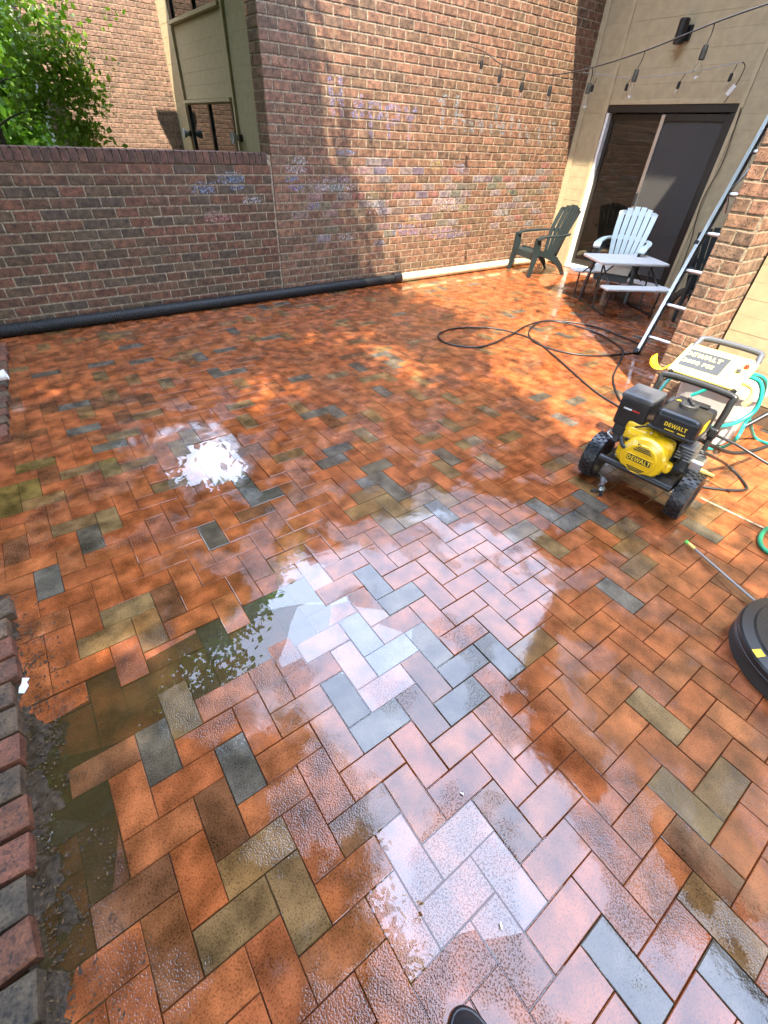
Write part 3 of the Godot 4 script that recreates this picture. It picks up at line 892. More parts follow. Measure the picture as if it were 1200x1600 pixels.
func crown(parent: Node, spots: Array, meshes: Array, m: Material, sc := 1.0):
	for q in meshes.size():
		var at = []
		for k in range(q, spots.size(), meshes.size()): at.append(spots[k])
		var mm = MultiMesh.new()
		mm.transform_format = MultiMesh.TRANSFORM_3D
		mm.use_colors = true
		mm.mesh = meshes[q]
		mm.instance_count = at.size()
		for k in at.size():
			var b = Basis(Vector3(rng.randfn(), rng.randfn(), rng.randfn()).normalized(), rng.randf() * TAU).scaled(Vector3.ONE * rng.randf_range(0.75, 1.25) * sc)
			mm.set_instance_transform(k, Transform3D(b, at[k]))
			var t = rng.randf_range(0.7, 1.3)
			mm.set_instance_color(k, Color(t, t * rng.randf_range(0.9, 1.05), t))
		var o = MultiMeshInstance3D.new()
		o.name = "crown"; o.multimesh = mm; o.material_override = m
		tag(o, "", "", "", "stuff")
		parent.add_child(o, true)
func clumps(ce: Vector3, rad: Vector3, n: int, each: int, cr: float) -> Array:
	var out = []
	for k in n:
		var d = Vector3(rng.randfn(), rng.randfn(), rng.randfn()).normalized() * pow(rng.randf(), 0.4)
		var o = ce + d * rad
		for q in each: out.append(o + Vector3(rng.randfn(), rng.randfn() * 0.6, rng.randfn()) * cr * 0.55)
	return out
func wood(parent: Node, base: Vector3, top: Vector3, r: float, limbs: Array):
	var mb = MB.new()
	mb.tube(curve([base, base.lerp(top, 0.35) + Vector3(0.1, 0, 0.08), base.lerp(top, 0.7) + Vector3(-0.08, 0, 0.05), top], 5), r, 10, false, true, r * 0.45)
	build(mb, "trunk", M.bark, parent)
	for l in limbs:
		var s = base.lerp(top, l[0])
		var e = l[1]
		mb = MB.new()
		mb.tube(curve([s, s.lerp(e, 0.4) + Vector3(0, 0.25, 0), s.lerp(e, 0.75) + Vector3(0.1, 0.2, -0.1), e], 4), r * 0.4, 6, false, false, r * 0.08)
		build(mb, "limb", M.bark, parent)

func trees():
	var greens = [Color(0.09, 0.20, 0.022), Color(0.12, 0.25, 0.028), Color(0.06, 0.14, 0.018), Color(0.16, 0.27, 0.035)]
	var small = [leaf_mesh(16, 0.34, 0.14, greens), leaf_mesh(16, 0.34, 0.13, greens), leaf_mesh(14, 0.30, 0.15, greens)]
	# the big tree behind and to the left of the camera, whose crown shades the patio
	var big = thing("shade_tree", "large leafy tree whose crown hangs over the patio", "tree", Vector3.ZERO)
	var spots = clumps(Vector3(-3.2, 7.6, -0.6), Vector3(5.0, 2.1, 6.2), 120, 26, 1.0)
	spots += clumps(Vector3(-0.4, 7.4, -1.6), Vector3(2.1, 1.3, 4.2), 80, 26, 0.8)
	spots += clumps(Vector3(-2.2, 7.2, 2.8), Vector3(3.8, 1.8, 3.4), 150, 28, 0.9)
	spots += clumps(Vector3(-3.0, 7.8, -0.5), Vector3(4.6, 1.6, 5.6), 120, 26, 0.9)
	var lit = [[on_ground(430, 612), 0.20], [on_ground(395, 600), 0.16], [on_ground(470, 530), 0.12], [on_ground(560, 520), 0.10], [on_ground(640, 580), 0.22], [on_ground(600, 560), 0.12], [on_ground(835, 572), 0.28], [on_ground(790, 590), 0.2], [on_ground(950, 600), 0.42], [on_ground(900, 560), 0.3], [on_ground(960, 640), 0.3], [on_ground(215, 1150), 0.05], [on_ground(150, 990), 0.05], [on_ground(225, 940), 0.05], [on_ground(80, 610), 0.04],
		[Vector3(3.35, 0.66, -0.15), 0.55], [Vector3(3.9, 0, 0.3), 0.75], [Vector3(3.3, 0, 0.2), 0.35], [Vector3(4.57, 1.0, -0.5), 0.8], [Vector3(4.57, 2.0, -0.2), 0.9], [Vector3(7.5, 1.6, WALL_Z), 0.7], [Vector3(7.3, 2.7, WALL_Z), 0.4], [Vector3(6.9, 0.6, -3.1), 0.9], [Vector3(8.0, 1.0, -3.6), 0.9]]
	var keep = []
	for p in spots:
		var ok = true
		for l in lit:
			var d: Vector3 = p - l[0]
			if (d - SUN * d.dot(SUN)).length() < l[1] + 0.22: ok = false
		var u = (WALL_Z - p.z) / SUN.z
		var hit = p + SUN * u
		if u > 0 and hit.x > 2.9 and hit.x < 8.0 and hit.y > 0.2 and hit.y < 4.2 and rng.randf() < (1.0 if hit.x > 7.05 else 0.1 + (hit.x - 2.9) * 0.1): ok = false
		if open_sky(p) or p.y < 4.6: ok = false
		if ok: keep.append(p)
	crown(big, keep, small, M.leaf0)
	wood(big, Vector3(-3.6, -0.1, 2.6), Vector3(-3.2, 7.0, 0.6), 0.24, [[0.45, Vector3(-6.2, 7.4, 1.5)], [0.5, Vector3(-0.8, 7.6, 1.6)], [0.6, Vector3(-1.6, 7.6, -3.2)], [0.65, Vector3(-4.8, 8.0, -3.5)], [0.55, Vector3(0.4, 7.4, -0.8)], [0.8, Vector3(-2.5, 9.0, -1.0)]])
	spots = clumps(Vector3(-2.4, 6.0, -7.6), Vector3(2.9, 4.2, 1.6), 240, 22, 0.9) + clumps(Vector3(1.3, 6.0, -7.8), Vector3(2.3, 2.6, 1.3), 150, 22, 0.7)
	keep = []
	for p in spots:
		if not open_sky(p) and p.z < -5.6 and p.y > 1.6 and not (pixel(p).x > -60 and pixel(p).y > -60): keep.append(p)
	var near = thing("overhanging_tree", "leafy tree close behind the low wall at the end of the railing", "tree", Vector3.ZERO)
	crown(near, keep, small, M.leaf0, 1.4)
	wood(near, Vector3(-3.2, 0, -8.0), Vector3(-2.6, 8.0, -7.6), 0.16, [[0.4, Vector3(-0.6, 5.0, -7.4)], [0.5, Vector3(-4.4, 6.0, -7.4)], [0.6, Vector3(-1.2, 7.5, -7.6)], [0.5, Vector3(2.2, 5.6, -7.8)]])
	spots = clumps(Vector3(-1.1, 4.6, -10.6), Vector3(2.0, 4.4, 2.0), 150, 20, 0.8) + clumps(Vector3(3.0, 7.0, -8.8), Vector3(1.2, 0.9, 2.4), 70, 20, 0.6)
	keep = []
	for p in spots:
		var q = pixel(p)
		var ok = not open_sky(p) and not (q.x > -60 and q.y > -60) and p.y > 0.2
		for l in [Vector3(3.7, 1.4, -13.5), Vector3(3.6, 2.6, -13.5), Vector3(3.6, 3.6, -13.5), Vector3(3.0, 2.0, -13.5)]:
			var d = p - l
			if (d - SUN * d.dot(SUN)).length() < 1.15: ok = false
		if ok: keep.append(p)
	var court = thing("court_tree", "leafy tree standing in the court behind the low wall", "tree", Vector3.ZERO)
	crown(court, keep, small, M.leaf0, 1.3)
	wood(court, Vector3(-1.6, 0, -10.8), Vector3(-1.2, 8.0, -10.4), 0.13, [[0.5, Vector3(0.4, 7.8, -9.8)], [0.6, Vector3(-2.4, 7.0, -10.8)]])
	# trees beyond the low wall
	for q in [["leafy tree standing to the left of the soil bed", Vector3(-7.5, 0, -2.5), 9.0, Vector3(2.6, 4.4, 3.4), 80], ["leafy tree behind the photographer", Vector3(-1.0, 0, 9.0), 9.0, Vector3(4.0, 4.6, 2.6), 90], ["second leafy tree behind the photographer near the house", Vector3(6.5, 0, 12.0), 9.0, Vector3(4.0, 4.6, 2.6), 80], ["leafy tree at the corner of the garden", Vector3(-7.0, 0, 5.5), 9.0, Vector3(3.2, 4.4, 3.0), 80]]:
		var o = thing("garden_tree", q[0], "tree", Vector3.ZERO, 0.0, "trees round the patio")
		crown(o, clumps(q[1] + Vector3(0, 4.7, 0), q[3], q[4], 18, 1.0), small, M.leaf0, 2.0)
		wood(o, q[1], q[1] + Vector3(0.2, 7, 0), 0.16, [[0.5, q[1] + Vector3(1.4, 6, 0.4)]])
	var lime = [Color(0.13, 0.27, 0.025), Color(0.17, 0.32, 0.035), Color(0.09, 0.20, 0.02), Color(0.21, 0.34, 0.05)]
	var far = [leaf_mesh(18, 0.6, 0.22, lime), leaf_mesh(18, 0.6, 0.2, lime)]
	var list = [
		["pale green tree close behind the end of the brick wall next door", Vector3(0.7, 0, -16.5), 6.6, Vector3(2.0, 3.2, 1.5), 90, 18],
		["tall bright green tree behind the black railing", Vector3(-1.6, 0, -17.5), 7.5, Vector3(2.4, 4.2, 2.2), 120, 18],
		["broad green tree far behind the black railing", Vector3(1.4, 0, -26.0), 9.0, Vector3(4.2, 5.5, 3.0), 150, 20],
		["dense green tree to the side of the railing court", Vector3(-6.0, 0, -14.5), 7.0, Vector3(3.0, 4.2, 3.6), 90, 18],
		["wide green tree at the back of the railing court", Vector3(-2.8, 0, -25.0), 9.5, Vector3(4.5, 5.5, 3.0), 110, 18],
		["low green tree under the taller ones behind the railing", Vector3(0.0, 0, -20.5), 5.0, Vector3(3.0, 2.6, 1.6), 70, 18],
		["green tree beyond the court that the window mirrors", Vector3(-5.0, 0, -24.0), 8.0, Vector3(3.6, 5.0, 3.6), 80, 18]]
	for t in list:
		var o = thing("leafy_tree", t[0], "tree", Vector3.ZERO, 0.0, "trees beyond the low wall")
		var ce: Vector3 = t[1] + Vector3(0, t[2] * 0.5, 0)
		crown(o, clumps(ce, t[3], t[4], t[5], 1.0), far, M.leaf1, 1.0)
		wood(o, t[1], t[1] + Vector3(0.2, t[2] * 0.8, 0), 0.14, [[0.4, ce + Vector3(1.0, 0.6, 0.3)], [0.5, ce + Vector3(-1.1, 1.0, 0.2)], [0.7, ce + Vector3(0.4, 2.0, -0.6)]])
	var tiny = [leaf_mesh(12, 0.26, 0.10, [Color(0.24, 0.36, 0.06), Color(0.19, 0.31, 0.05), Color(0.28, 0.38, 0.08)])]
	var sap = thing("young_tree", "slender young tree with yellow green sprays before the sunlit brick wall", "tree", Vector3.ZERO)
	var sp = []
	for q in [[125, 205, 0.34, 34], [105, 195, 0.3, 26], [130, 150, 0.34, 26], [110, 135, 0.36, 30], [70, 110, 0.5, 46], [45, 60, 0.6, 60], [30, 20, 0.7, 60], [60, 160, 0.4, 30], [110, 85, 0.3, 16]]:
		var c = on_plane(q[0], q[1], 2, -11.8)
		for k in q[3]: sp.append(c + Vector3(rng.randfn(), rng.randfn() * 0.6, rng.randfn()) * q[2] * 0.55)
	crown(sap, sp, tiny, M.leaf2)
	wood(sap, Vector3(0.75, 0, -12.0), Vector3(0.9, 4.6, -12.0), 0.05, [[0.3, on_plane(125, 205, 2, -11.8)], [0.4, on_plane(130, 150, 2, -11.8)], [0.6, on_plane(70, 110, 2, -11.8)], [0.8, on_plane(30, 20, 2, -11.8)]])

# ---------------------------------------------------------------- edging, mud and litter
func edging():
	var tones = [Color(0.17, 0.065, 0.034), Color(0.13, 0.078, 0.042), Color(0.11, 0.075, 0.046), Color(0.20, 0.07, 0.034), Color(0.15, 0.085, 0.046)]
	for seg in [["run of loose bricks edging the soil bed below the black pipe", Vector3(-0.005, 0, -4.5), Vector3(-0.105, 0, -2.66)], ["run of loose wet bricks edging the soil bed beside the muddy puddle", Vector3(-0.185, 0, -1.16), Vector3(-0.225, 0, 1.25)]]:
		var e = thing("brick_edging", seg[0], "edging")
		var n = int(seg[1].distance_to(seg[2]) / 0.106)
		var list = []
		for k in n:
			var p: Vector3 = seg[1].lerp(seg[2], (k + 0.5) / n)
			var turn = rng.randf_range(-0.07, 0.07)
			var ex = Vector3(1, rng.randf_range(-0.03, 0.05), turn).normalized()
			var en = (Vector3(rng.randf_range(-0.03, 0.03), 1, rng.randf_range(-0.05, 0.05))).normalized()
			en = (en - ex * en.dot(ex)).normalized()
			list.append([p + Vector3(-0.1 + rng.randf_range(-0.012, 0.012), 0.042 + rng.randf_range(-0.010, 0.010), 0), ex, en.cross(ex), en, 0.198, 0.097, 0.1, 0.006, tone(tones)])
		lay(list, e, "brick", "brick_rest", M.brick)
	var mb = MB.new()
	var G = []
	for i in 170:
		var row = []
		for j in 15:
			var z = -1.25 + i * 0.0147
			var x = -0.24 + j * 0.0125
			var h = 0.008 - 0.0017 * j + nz.get_noise_2d(x * 7, z * 7) * 0.016 + nz.get_noise_2d(x * 30 + 7, z * 30) * 0.010
			if i == 0 or i == 169: h = -0.02
			row.append(Vector3(x, h - 0.004, z))
		G.append(row)
	var N = []
	for i in 170:
		var row = []
		for j in 15:
			row.append((G[mini(i + 1, 169)][j] - G[maxi(i - 1, 0)][j]).cross(G[i][mini(j + 1, 14)] - G[i][maxi(j - 1, 0)]).normalized())
		N.append(row)
	for i in 169:
		for j in 14:
			mb.quadn(G[i][j], G[i + 1][j], G[i + 1][j + 1], G[i][j + 1], N[i][j], N[i + 1][j], N[i + 1][j + 1], N[i][j + 1])
	tag(build(mb, "mud", M.mud), "wet dark mud washed up along the brick edging", "mud", "", "stuff")
	var lm = [leaf_mesh(7, 0.026, 0.011, [Color(0.05, 0.028, 0.012), Color(0.08, 0.045, 0.018), Color(0.03, 0.018, 0.01), Color(0.06, 0.055, 0.015)])]
	var mm = MultiMesh.new()
	mm.transform_format = MultiMesh.TRANSFORM_3D
	mm.mesh = lm[0]
	mm.instance_count = 300
	for k in 300:
		var z = rng.randf_range(-1.2, 1.0)
		var x = -0.21 + absf(rng.randfn()) * 0.07
		if k > 250: z = rng.randf_range(-4.4, -2.7); x = -0.07 - (z + 4.4) * 0.05 + absf(rng.randfn()) * 0.05
		mm.set_instance_transform(k, Transform3D(Basis(Vector3.UP, rng.randf() * TAU).scaled(Vector3(1, 0.35, 1)), Vector3(x, 0.004, z)))
	var lo = MultiMeshInstance3D.new()
	lo.name = "leaf_litter"; lo.multimesh = mm; lo.material_override = M.litter
	add_child(lo)
	tag(lo, "scraps of wet leaf litter along the brick edging", "litter", "", "stuff")

# ---------------------------------------------------------------- pipes
func pipes():
	var y = 0.058
	var z = WALL_Z + 0.075
	var mb = MB.new()
	var k = 0
	var x = -0.6
	var steps = [[0.0, 0.050], [0.004, 0.0565], [0.013, 0.0565], [0.017, 0.050]]
	while x < 4.6:
		for q in 4:
			var e0 = steps[q]
			var e1 = steps[q + 1] if q < 3 else [0.022, 0.050]
			mb.lathe([Vector2(e0[1], x + e0[0]), Vector2(e1[1], x + e1[0])], 12, Basis(Vector3.UP, Vector3.RIGHT, Vector3.FORWARD), Vector3(0, y, z + 0.012 * sin(x * 0.9)))
		x += 0.022
	var p = thing("corrugated_drain_pipe", "black corrugated drain pipe lying along the foot of the wall", "pipe")
	build(mb, "pipe", M.pipe_black, p)
	mb = MB.new()
	mb.lathe([Vector2(0.056, -0.07), Vector2(0.066, -0.07), Vector2(0.068, -0.06), Vector2(0.068, 0.05), Vector2(0.062, 0.06), Vector2(0.054, 0.06)], 18, Basis(Vector3.UP, Vector3.RIGHT, Vector3.FORWARD), Vector3(4.62, 0.066, z))
	build(mb, "coupler", M.rubber, p)
	var w = thing("plastic_drain_pipe", "smooth beige plastic pipe continuing the black one towards the chair", "pipe")
	mb = MB.new()
	mb.lathe([Vector2(0.048, 0), Vector2(0.055, 0), Vector2(0.055, 2.95), Vector2(0.048, 2.95), Vector2(0.048, 2.8)], 18, Basis(Vector3.UP, Vector3.RIGHT, Vector3.FORWARD), Vector3(4.66, y, z))
	build(mb, "pipe", M.pipe_beige, w)

# ---------------------------------------------------------------- chairs, table
func make_chair(t: Node3D, m: Material, m2: Material = null, lift := 0.0):
	# low plastic chair with a fanned slatted back; faces +z
	if m2 == null: m2 = m
	var L = Vector3(0, lift, 0)
	for k in 6:
		var s = k / 5.0
		var mb = MB.new()
		var z = 0.27 - 0.45 * s
		var ww = 0.46 - 0.08 * s
		mb.rbox(L + Vector3(0, 0.33 - 0.10 * s + (0.02 if k == 0 else 0.0) * -1, z), Vector3(ww, 0.016, 0.074), 0.007, Basis(Vector3.RIGHT, 0.21 if k else 0.6))
		build(mb, "seat_slat", m, t)
	var ap = MB.new()
	ap.rbox(L + Vector3(0, 0.27, 0.295), Vector3(0.44, 0.09, 0.018), 0.006, Basis(Vector3.RIGHT, -0.15))
	build(ap, "seat_apron", m, t)
	# back slats fan out from the seat
	for k in 6:
		var a = (k - 2.5) / 2.5
		var top = 0.90 - 0.055 * a * a
		var p0 = L + Vector3(a * 0.135, 0.22, -0.20 + 0.015 * a * a)
		var pm = L + Vector3(a * 0.185, 0.55, -0.29 + 0.045 * a * a)
		var p1 = L + Vector3(a * 0.205, top, -0.42 + 0.05 * a * a)
		var mb = MB.new()
		mb.ribbon(curve([p0, pm, p1 - Vector3(0, 0.02, -0.008), p1], 4), Vector3(1, 0, 0.3 * a), [0.047, 0.05, 0.054, 0.058, 0.062, 0.065, 0.067, 0.068, 0.068, 0.067, 0.066, 0.062, 0.045], 0.012)
		build(mb, "back_slat", m, t)
	for b in [[0.57, -0.296, 0.20], [0.26, -0.21, 0.16], [0.84, -0.40, 0.21]]:
		var mb = MB.new()
		var pts = []
		for q in 9:
			var a = (q - 4) / 4.0
			pts.append(L + Vector3(a * b[2], b[0], b[1] + 0.048 * a * a - 0.010))
		mb.ribbon(pts, Vector3.UP, [0.05], 0.010)
		build(mb, "back_band", m, t)
	for s in [-1.0, 1.0]:
		var mb = MB.new()
		mb.ribbon(curve([L + Vector3(s * 0.275, 0.50, 0.31), L + Vector3(s * 0.285, 0.535, 0.22), L + Vector3(s * 0.295, 0.545, 0.0), L + Vector3(s * 0.275, 0.555, -0.18), L + Vector3(s * 0.20, 0.56, -0.295)], 4), Vector3.RIGHT, [0.07, 0.085, 0.09, 0.09, 0.085, 0.08, 0.075, 0.07, 0.07, 0.065, 0.06, 0.05], 0.022)
		build(mb, "armrest", m, t)
		mb = MB.new()
		mb.ribbon(curve([Vector3(s * 0.275, 0.525 + lift, 0.30), Vector3(s * 0.27, 0.36 + lift, 0.29), Vector3(s * 0.285, 0.15, 0.32), Vector3(s * 0.29, 0.0, 0.345)], 4), Vector3(0, 0, 1), [0.085, 0.09, 0.10, 0.11, 0.11, 0.10, 0.09, 0.08, 0.072, 0.066, 0.06, 0.056, 0.052], 0.03)
		build(mb, "front_leg", m2, t)
		mb = MB.new()
		mb.ribbon(curve([Vector3(s * 0.235, 0.32 + lift, 0.20), Vector3(s * 0.225, 0.24 + lift, -0.08), Vector3(s * 0.225, 0.13, -0.24), Vector3(s * 0.235, 0.0, -0.34)], 4), Vector3(0, 1, 0.6), [0.07, 0.07, 0.075, 0.08, 0.085, 0.085, 0.08, 0.075, 0.07, 0.064, 0.058, 0.054, 0.05], 0.026)
		build(mb, "rear_leg", m2, t)

func aim(fx: float, fz: float) -> float:
	return atan2(fx, fz)

func chairs_and_table():
	var c1 = thing("plastic_chair", "dark green plastic slatted chair turned sideways by the end of the beige pipe", "chair", Vector3(7.12, 0, -4.32), aim(-0.96, -0.28), "plastic patio chairs")
	make_chair(c1, M.green_chair)
	var at = Vector3(6.93, 0, -2.90)
	var c2 = thing("plastic_chair", "dark green plastic chair underneath the stacked mint chair", "chair", at, aim(-0.936, 0.35), "plastic patio chairs")
	make_chair(c2, M.green_chair)
	c2.position = at + Vector3(0.06, 0, -0.02)
	var c3 = thing("plastic_chair", "mint green plastic slatted chair stacked in front of the glass door", "chair", at + Vector3(0.0, 0.10, 0.0), aim(-0.936, 0.35), "plastic patio chairs")
	make_chair(c3, M.mint, M.green_chair)
	for ch in c3.get_children():
		if ch.name.begins_with("front_leg") or ch.name.begins_with("rear_leg"): ch.scale = Vector3(0.93, 0.82, 0.9); ch.position = Vector3(0, 0.09, -0.01)
	var c4 = thing("plastic_chair", "dark green plastic chair half hidden behind the ladder and the wing wall", "chair", Vector3(7.05, 0, -1.75), aim(-0.8, 0.6), "plastic patio chairs")
	make_chair(c4, M.green_chair)
	# kettle lid propped on that chair
	var lid = thing("grill_lid", "round dark kettle grill lid with a vent ring behind the ladder", "lid", Vector3(7.52, 0.80, -1.62))
	var mb = MB.new()
	var prof = []
	for k in 9:
		var a = PI / 2 * k / 8.0
		prof.append(Vector2(0.27 * cos(a), 0.13 * sin(a)))
	var bs = Basis(Vector3(0.2, 0, 0.98), Vector3(-0.85, 0.45, 0.25).normalized(), Vector3.UP).orthonormalized()
	mb.lathe(prof, 28, bs)
	mb.lathe([Vector2(0.27, 0), Vector2(0.285, -0.005), Vector2(0.285, -0.02), Vector2(0.26, -0.02)], 28, bs)
	build(mb, "dome", mat(Color(0.035, 0.018, 0.016), 0.25), lid)
	mb = MB.new()
	mb.lathe([Vector2(0.030, 0.128), Vector2(0.030, 0.138), Vector2(0.045, 0.138), Vector2(0.045, 0.122)], 18, bs, bs * Vector3(0.07, -0.01, 0.02))
	build(mb, "vent_ring", M.alu, lid)
	# folding picnic table
	var ang = atan2(-0.53, 0.85)
	var t = thing("picnic_table", "small folding picnic table with grey top, two benches and black legs", "table", Vector3(6.5, 0, -2.58), ang)
	mb = MB.new()
	mb.rbox(Vector3(0, 0.535, 0), Vector3(0.86, 0.035, 0.55), 0.016)
	build(mb, "table_top", M.table_top, t)
	for s in [-1.0, 1.0]:
		mb = MB.new()
		mb.rbox(Vector3(0, 0.315, s * 0.47), Vector3(0.84, 0.03, 0.19), 0.014)
		build(mb, "bench", M.table_top, t)
	for s in [-1.0, 1.0]:
		var x: float = s * 0.31
		mb = MB.new()
		mb.tube(curve([Vector3(x, 0.29, -0.47), Vector3(x, 0.05, -0.45), Vector3(x, 0.014, -0.40), Vector3(x, 0.014, 0.40), Vector3(x, 0.05, 0.45), Vector3(x, 0.29, 0.47)], 4), 0.012, 8)
		build(mb, "foot_tube", M.black, t)
		for q in [-1.0, 1.0]:
			mb = MB.new()
			mb.tube([Vector3(x - 0.02, 0.52, q * 0.12), Vector3(x - 0.02, 0.02, q * 0.20)], 0.011, 8)
			build(mb, "leg", M.black, t)
			mb = MB.new()
			mb.tube([Vector3(x, 0.30, q * 0.40), Vector3(x, 0.50, q * 0.08)], 0.010, 8)
			build(mb, "brace", M.black, t)
		mb = MB.new()
		mb.tube([Vector3(x, 0.30, 0.0), Vector3(s * 0.08, 0.51, 0.0)], 0.009, 8)
		build(mb, "brace", M.black, t)

# ---------------------------------------------------------------- ladder
func ladder():
	var t = thing("ladder", "aluminium extension ladder leaning up to the eave beside the brick wing wall", "ladder")
	var foot = Vector3(5.14, 0.0, -1.40)
	var up = Vector3(0.335, 1.0, 0.0).normalized()
	var nrm = up.cross(Vector3.BACK).normalized()
	var length = 4.95
	for s in [0.0, 1.0]:
		var o = foot + Vector3(0, 0.03, s * 0.42)
		var bs = Basis(nrm, up, Vector3.BACK)
		var mb = MB.new()
		mb.box(o + up * (length / 2), Vector3(0.062, length, 0.006), bs)
		build(mb, "rail_web", M.grey_dark, t)
		for q in [-1.0, 1.0]:
			mb = MB.new()
			mb.box(o + up * (length / 2) + nrm * q * 0.033 + Vector3(0, 0, 0.012 * (1 - 2 * s)), Vector3(0.005, length, 0.03), bs)
			build(mb, "rail_flange", M.alu, t)
		mb = MB.new()
		mb.rbox(o + up * 0.0, Vector3(0.085, 0.05, 0.05), 0.008, bs)
		build(mb, "foot", M.rubber, t)
		mb = MB.new()
		mb.box(o + up * 0.98, Vector3(0.075, 0.03, 0.04), bs)
		build(mb, "guide_bracket", M.black, t)
	for k in 16:
		var mb = MB.new()
		var p = foot + up * (0.18 + 0.305 * k)
		mb.tube([p + Vector3(0, 0, 0.0), p + Vector3(0, 0, 0.42)], 0.018, 10)
		build(mb, "rung", M.alu, t)
	var hook = MB.new()
	var hp = foot + up * 1.42
	hook.tube(curve([hp, hp + Vector3(0.03, 0.09, 0.05), hp + Vector3(0.07, 0.17, 0.07)], 4), 0.010, 6)
	hook.tube(curve([hp, hp + Vector3(0.02, -0.08, 0.03), hp + Vector3(0.04, -0.16, 0.04)], 4), 0.012, 6)
	build(hook, "rung_lock", M.alu, t)

# ---------------------------------------------------------------- pressure washer
func text(s: String, size: float, m: Material, parent: Node, at: Transform3D, called := "lettering", bold := true):
	var f = SystemFont.new()
	f.font_names = PackedStringArray(["Droid Sans"])
	f.font_weight = 700 if bold else 400
	var tm = TextMesh.new()
	tm.font = f; tm.text = s; tm.font_size = 64; tm.pixel_size = size / 46.0; tm.depth = 0.0015
	put(tm, called, m, parent, at)

func washer():
	var t = thing("pressure_washer", "yellow and black petrol pressure washer on two knobbly wheels", "pressure washer", Vector3(2.87, 0, -0.12), atan2(-0.995, 0.1))
	# wheels
	var axis = Basis(Vector3.UP, Vector3.RIGHT, Vector3.FORWARD)
	for s in [-1.0, 1.0]:
		var wh = Node3D.new()
		wh.name = "wheel"
		t.add_child(wh, true)
		wh.position = Vector3(s * 0.262, 0.14, 0.0)
		var mb = MB.new()
		mb.lathe([Vector2(0.078, -0.030), Vector2(0.092, -0.040), Vector2(0.112, -0.044), Vector2(0.128, -0.040), Vector2(0.134, -0.028), Vector2(0.136, 0.0), Vector2(0.134, 0.028), Vector2(0.128, 0.040), Vector2(0.112, 0.044), Vector2(0.092, 0.040), Vector2(0.078, 0.030)], 36, axis)
		for k in 26:
			for q in 4:
				var a = TAU * (k + (0.5 if q % 2 else 0.0)) / 26
				var r = 0.137 if q == 1 or q == 2 else 0.132
				var d = Vector3(0, cos(a), sin(a))
				mb.box(d * r + Vector3((q - 1.5) * 0.021, 0, 0), Vector3(0.016, 0.008, 0.021), Basis(Vector3.RIGHT, d, Vector3.RIGHT.cross(d)))
		build(mb, "tyre", M.rubber, wh)
		mb = MB.new()
		mb.lathe([Vector2(0, 0.034), Vector2(0.022, 0.034), Vector2(0.026, 0.012), Vector2(0.062, 0.012), Vector2(0.078, 0.030), Vector2(0.080, 0.0), Vector2(0.078, -0.030), Vector2(0.062, -0.012), Vector2(0.026, -0.012), Vector2(0.022, -0.034), Vector2(0, -0.034)], 24, axis)
		build(mb, "rim", M.grey_dark, wh)
	var worn = mat(Color(0.03, 0.029, 0.028), 0.3, 0.2)
	part_tube(t, "axle", [Vector3(-0.26, 0.14, 0), Vector3(0.26, 0.14, 0)], 0.011, M.steel, 1)
	part_tube(t, "frame_tube", [Vector3(-0.19, 0.17, -0.45), Vector3(-0.19, 0.17, 0.02), Vector3(-0.185, 0.185, 0.075), Vector3(-0.15, 0.192, 0.105), Vector3(0.15, 0.192, 0.105), Vector3(0.185, 0.185, 0.075), Vector3(0.19, 0.17, 0.02), Vector3(0.19, 0.17, -0.45)], 0.018, worn)
	part_tube(t, "cross_tube", [Vector3(-0.205, 0.195, 0.108), Vector3(0.205, 0.195, 0.108)], 0.020, worn, 1)
	part_tube(t, "handle_frame", [Vector3(-0.19, 0.17, -0.28), Vector3(-0.19, 0.40, -0.29), Vector3(-0.188, 0.56, -0.305), Vector3(-0.16, 0.607, -0.315), Vector3(0.16, 0.607, -0.315), Vector3(0.188, 0.56, -0.305), Vector3(0.19, 0.40, -0.29), Vector3(0.19, 0.17, -0.28)], 0.018, worn)
	part_tube(t, "push_handle", [Vector3(-0.165, 0.62, -0.34), Vector3(-0.165, 0.68, -0.52), Vector3(-0.160, 0.735, -0.60), Vector3(-0.125, 0.757, -0.635), Vector3(0.125, 0.757, -0.635), Vector3(0.160, 0.735, -0.60), Vector3(0.165, 0.68, -0.52), Vector3(0.165, 0.62, -0.34)], 0.016, M.grey_dark)
	for s in [-1.0, 1.0]:
		part_tube(t, "rear_leg", [Vector3(s * 0.19, 0.17, -0.40), Vector3(s * 0.19, 0.10, -0.44), Vector3(s * 0.19, 0.012, -0.45)], 0.015, worn)
		var cl = MB.new()
		cl.rbox(Vector3(s * 0.19, 0.40, -0.285), Vector3(0.05, 0.06, 0.05), 0.012)
		build(cl, "clamp_knob", M.black, t)
	part_box(t, "engine_plate", Vector3(0, 0.178, -0.12), Vector3(0.36, 0.014, 0.42), 0.005, M.black_dull)
	part_box(t, "engine_block", Vector3(0.0, 0.285, -0.09), Vector3(0.24, 0.19, 0.24), 0.02, M.black_dull)
	# recoil starter cover
	part_box(t, "starter_shroud", Vector3(-0.02, 0.305, 0.035), Vector3(0.275, 0.225, 0.085), 0.04, M.yellow)
	part_box(t, "shroud_shoulder", Vector3(-0.07, 0.395, 0.00), Vector3(0.19, 0.07, 0.11), 0.025, M.yellow, Basis(Vector3.BACK, -0.1))
	part_box(t, "shroud_foot", Vector3(0.115, 0.275, 0.055), Vector3(0.07, 0.06, 0.06), 0.018, M.yellow)
	var fz = Basis(Vector3.RIGHT, Vector3.BACK, Vector3.DOWN)
	var mb = MB.new()
	mb.lathe([Vector2(0.125, 0.0), Vector2(0.122, 0.028), Vector2(0.112, 0.042), Vector2(0.088, 0.050), Vector2(0.084, 0.060), Vector2(0.0, 0.064)], 32, fz, Vector3(0.0, 0.285, 0.068))
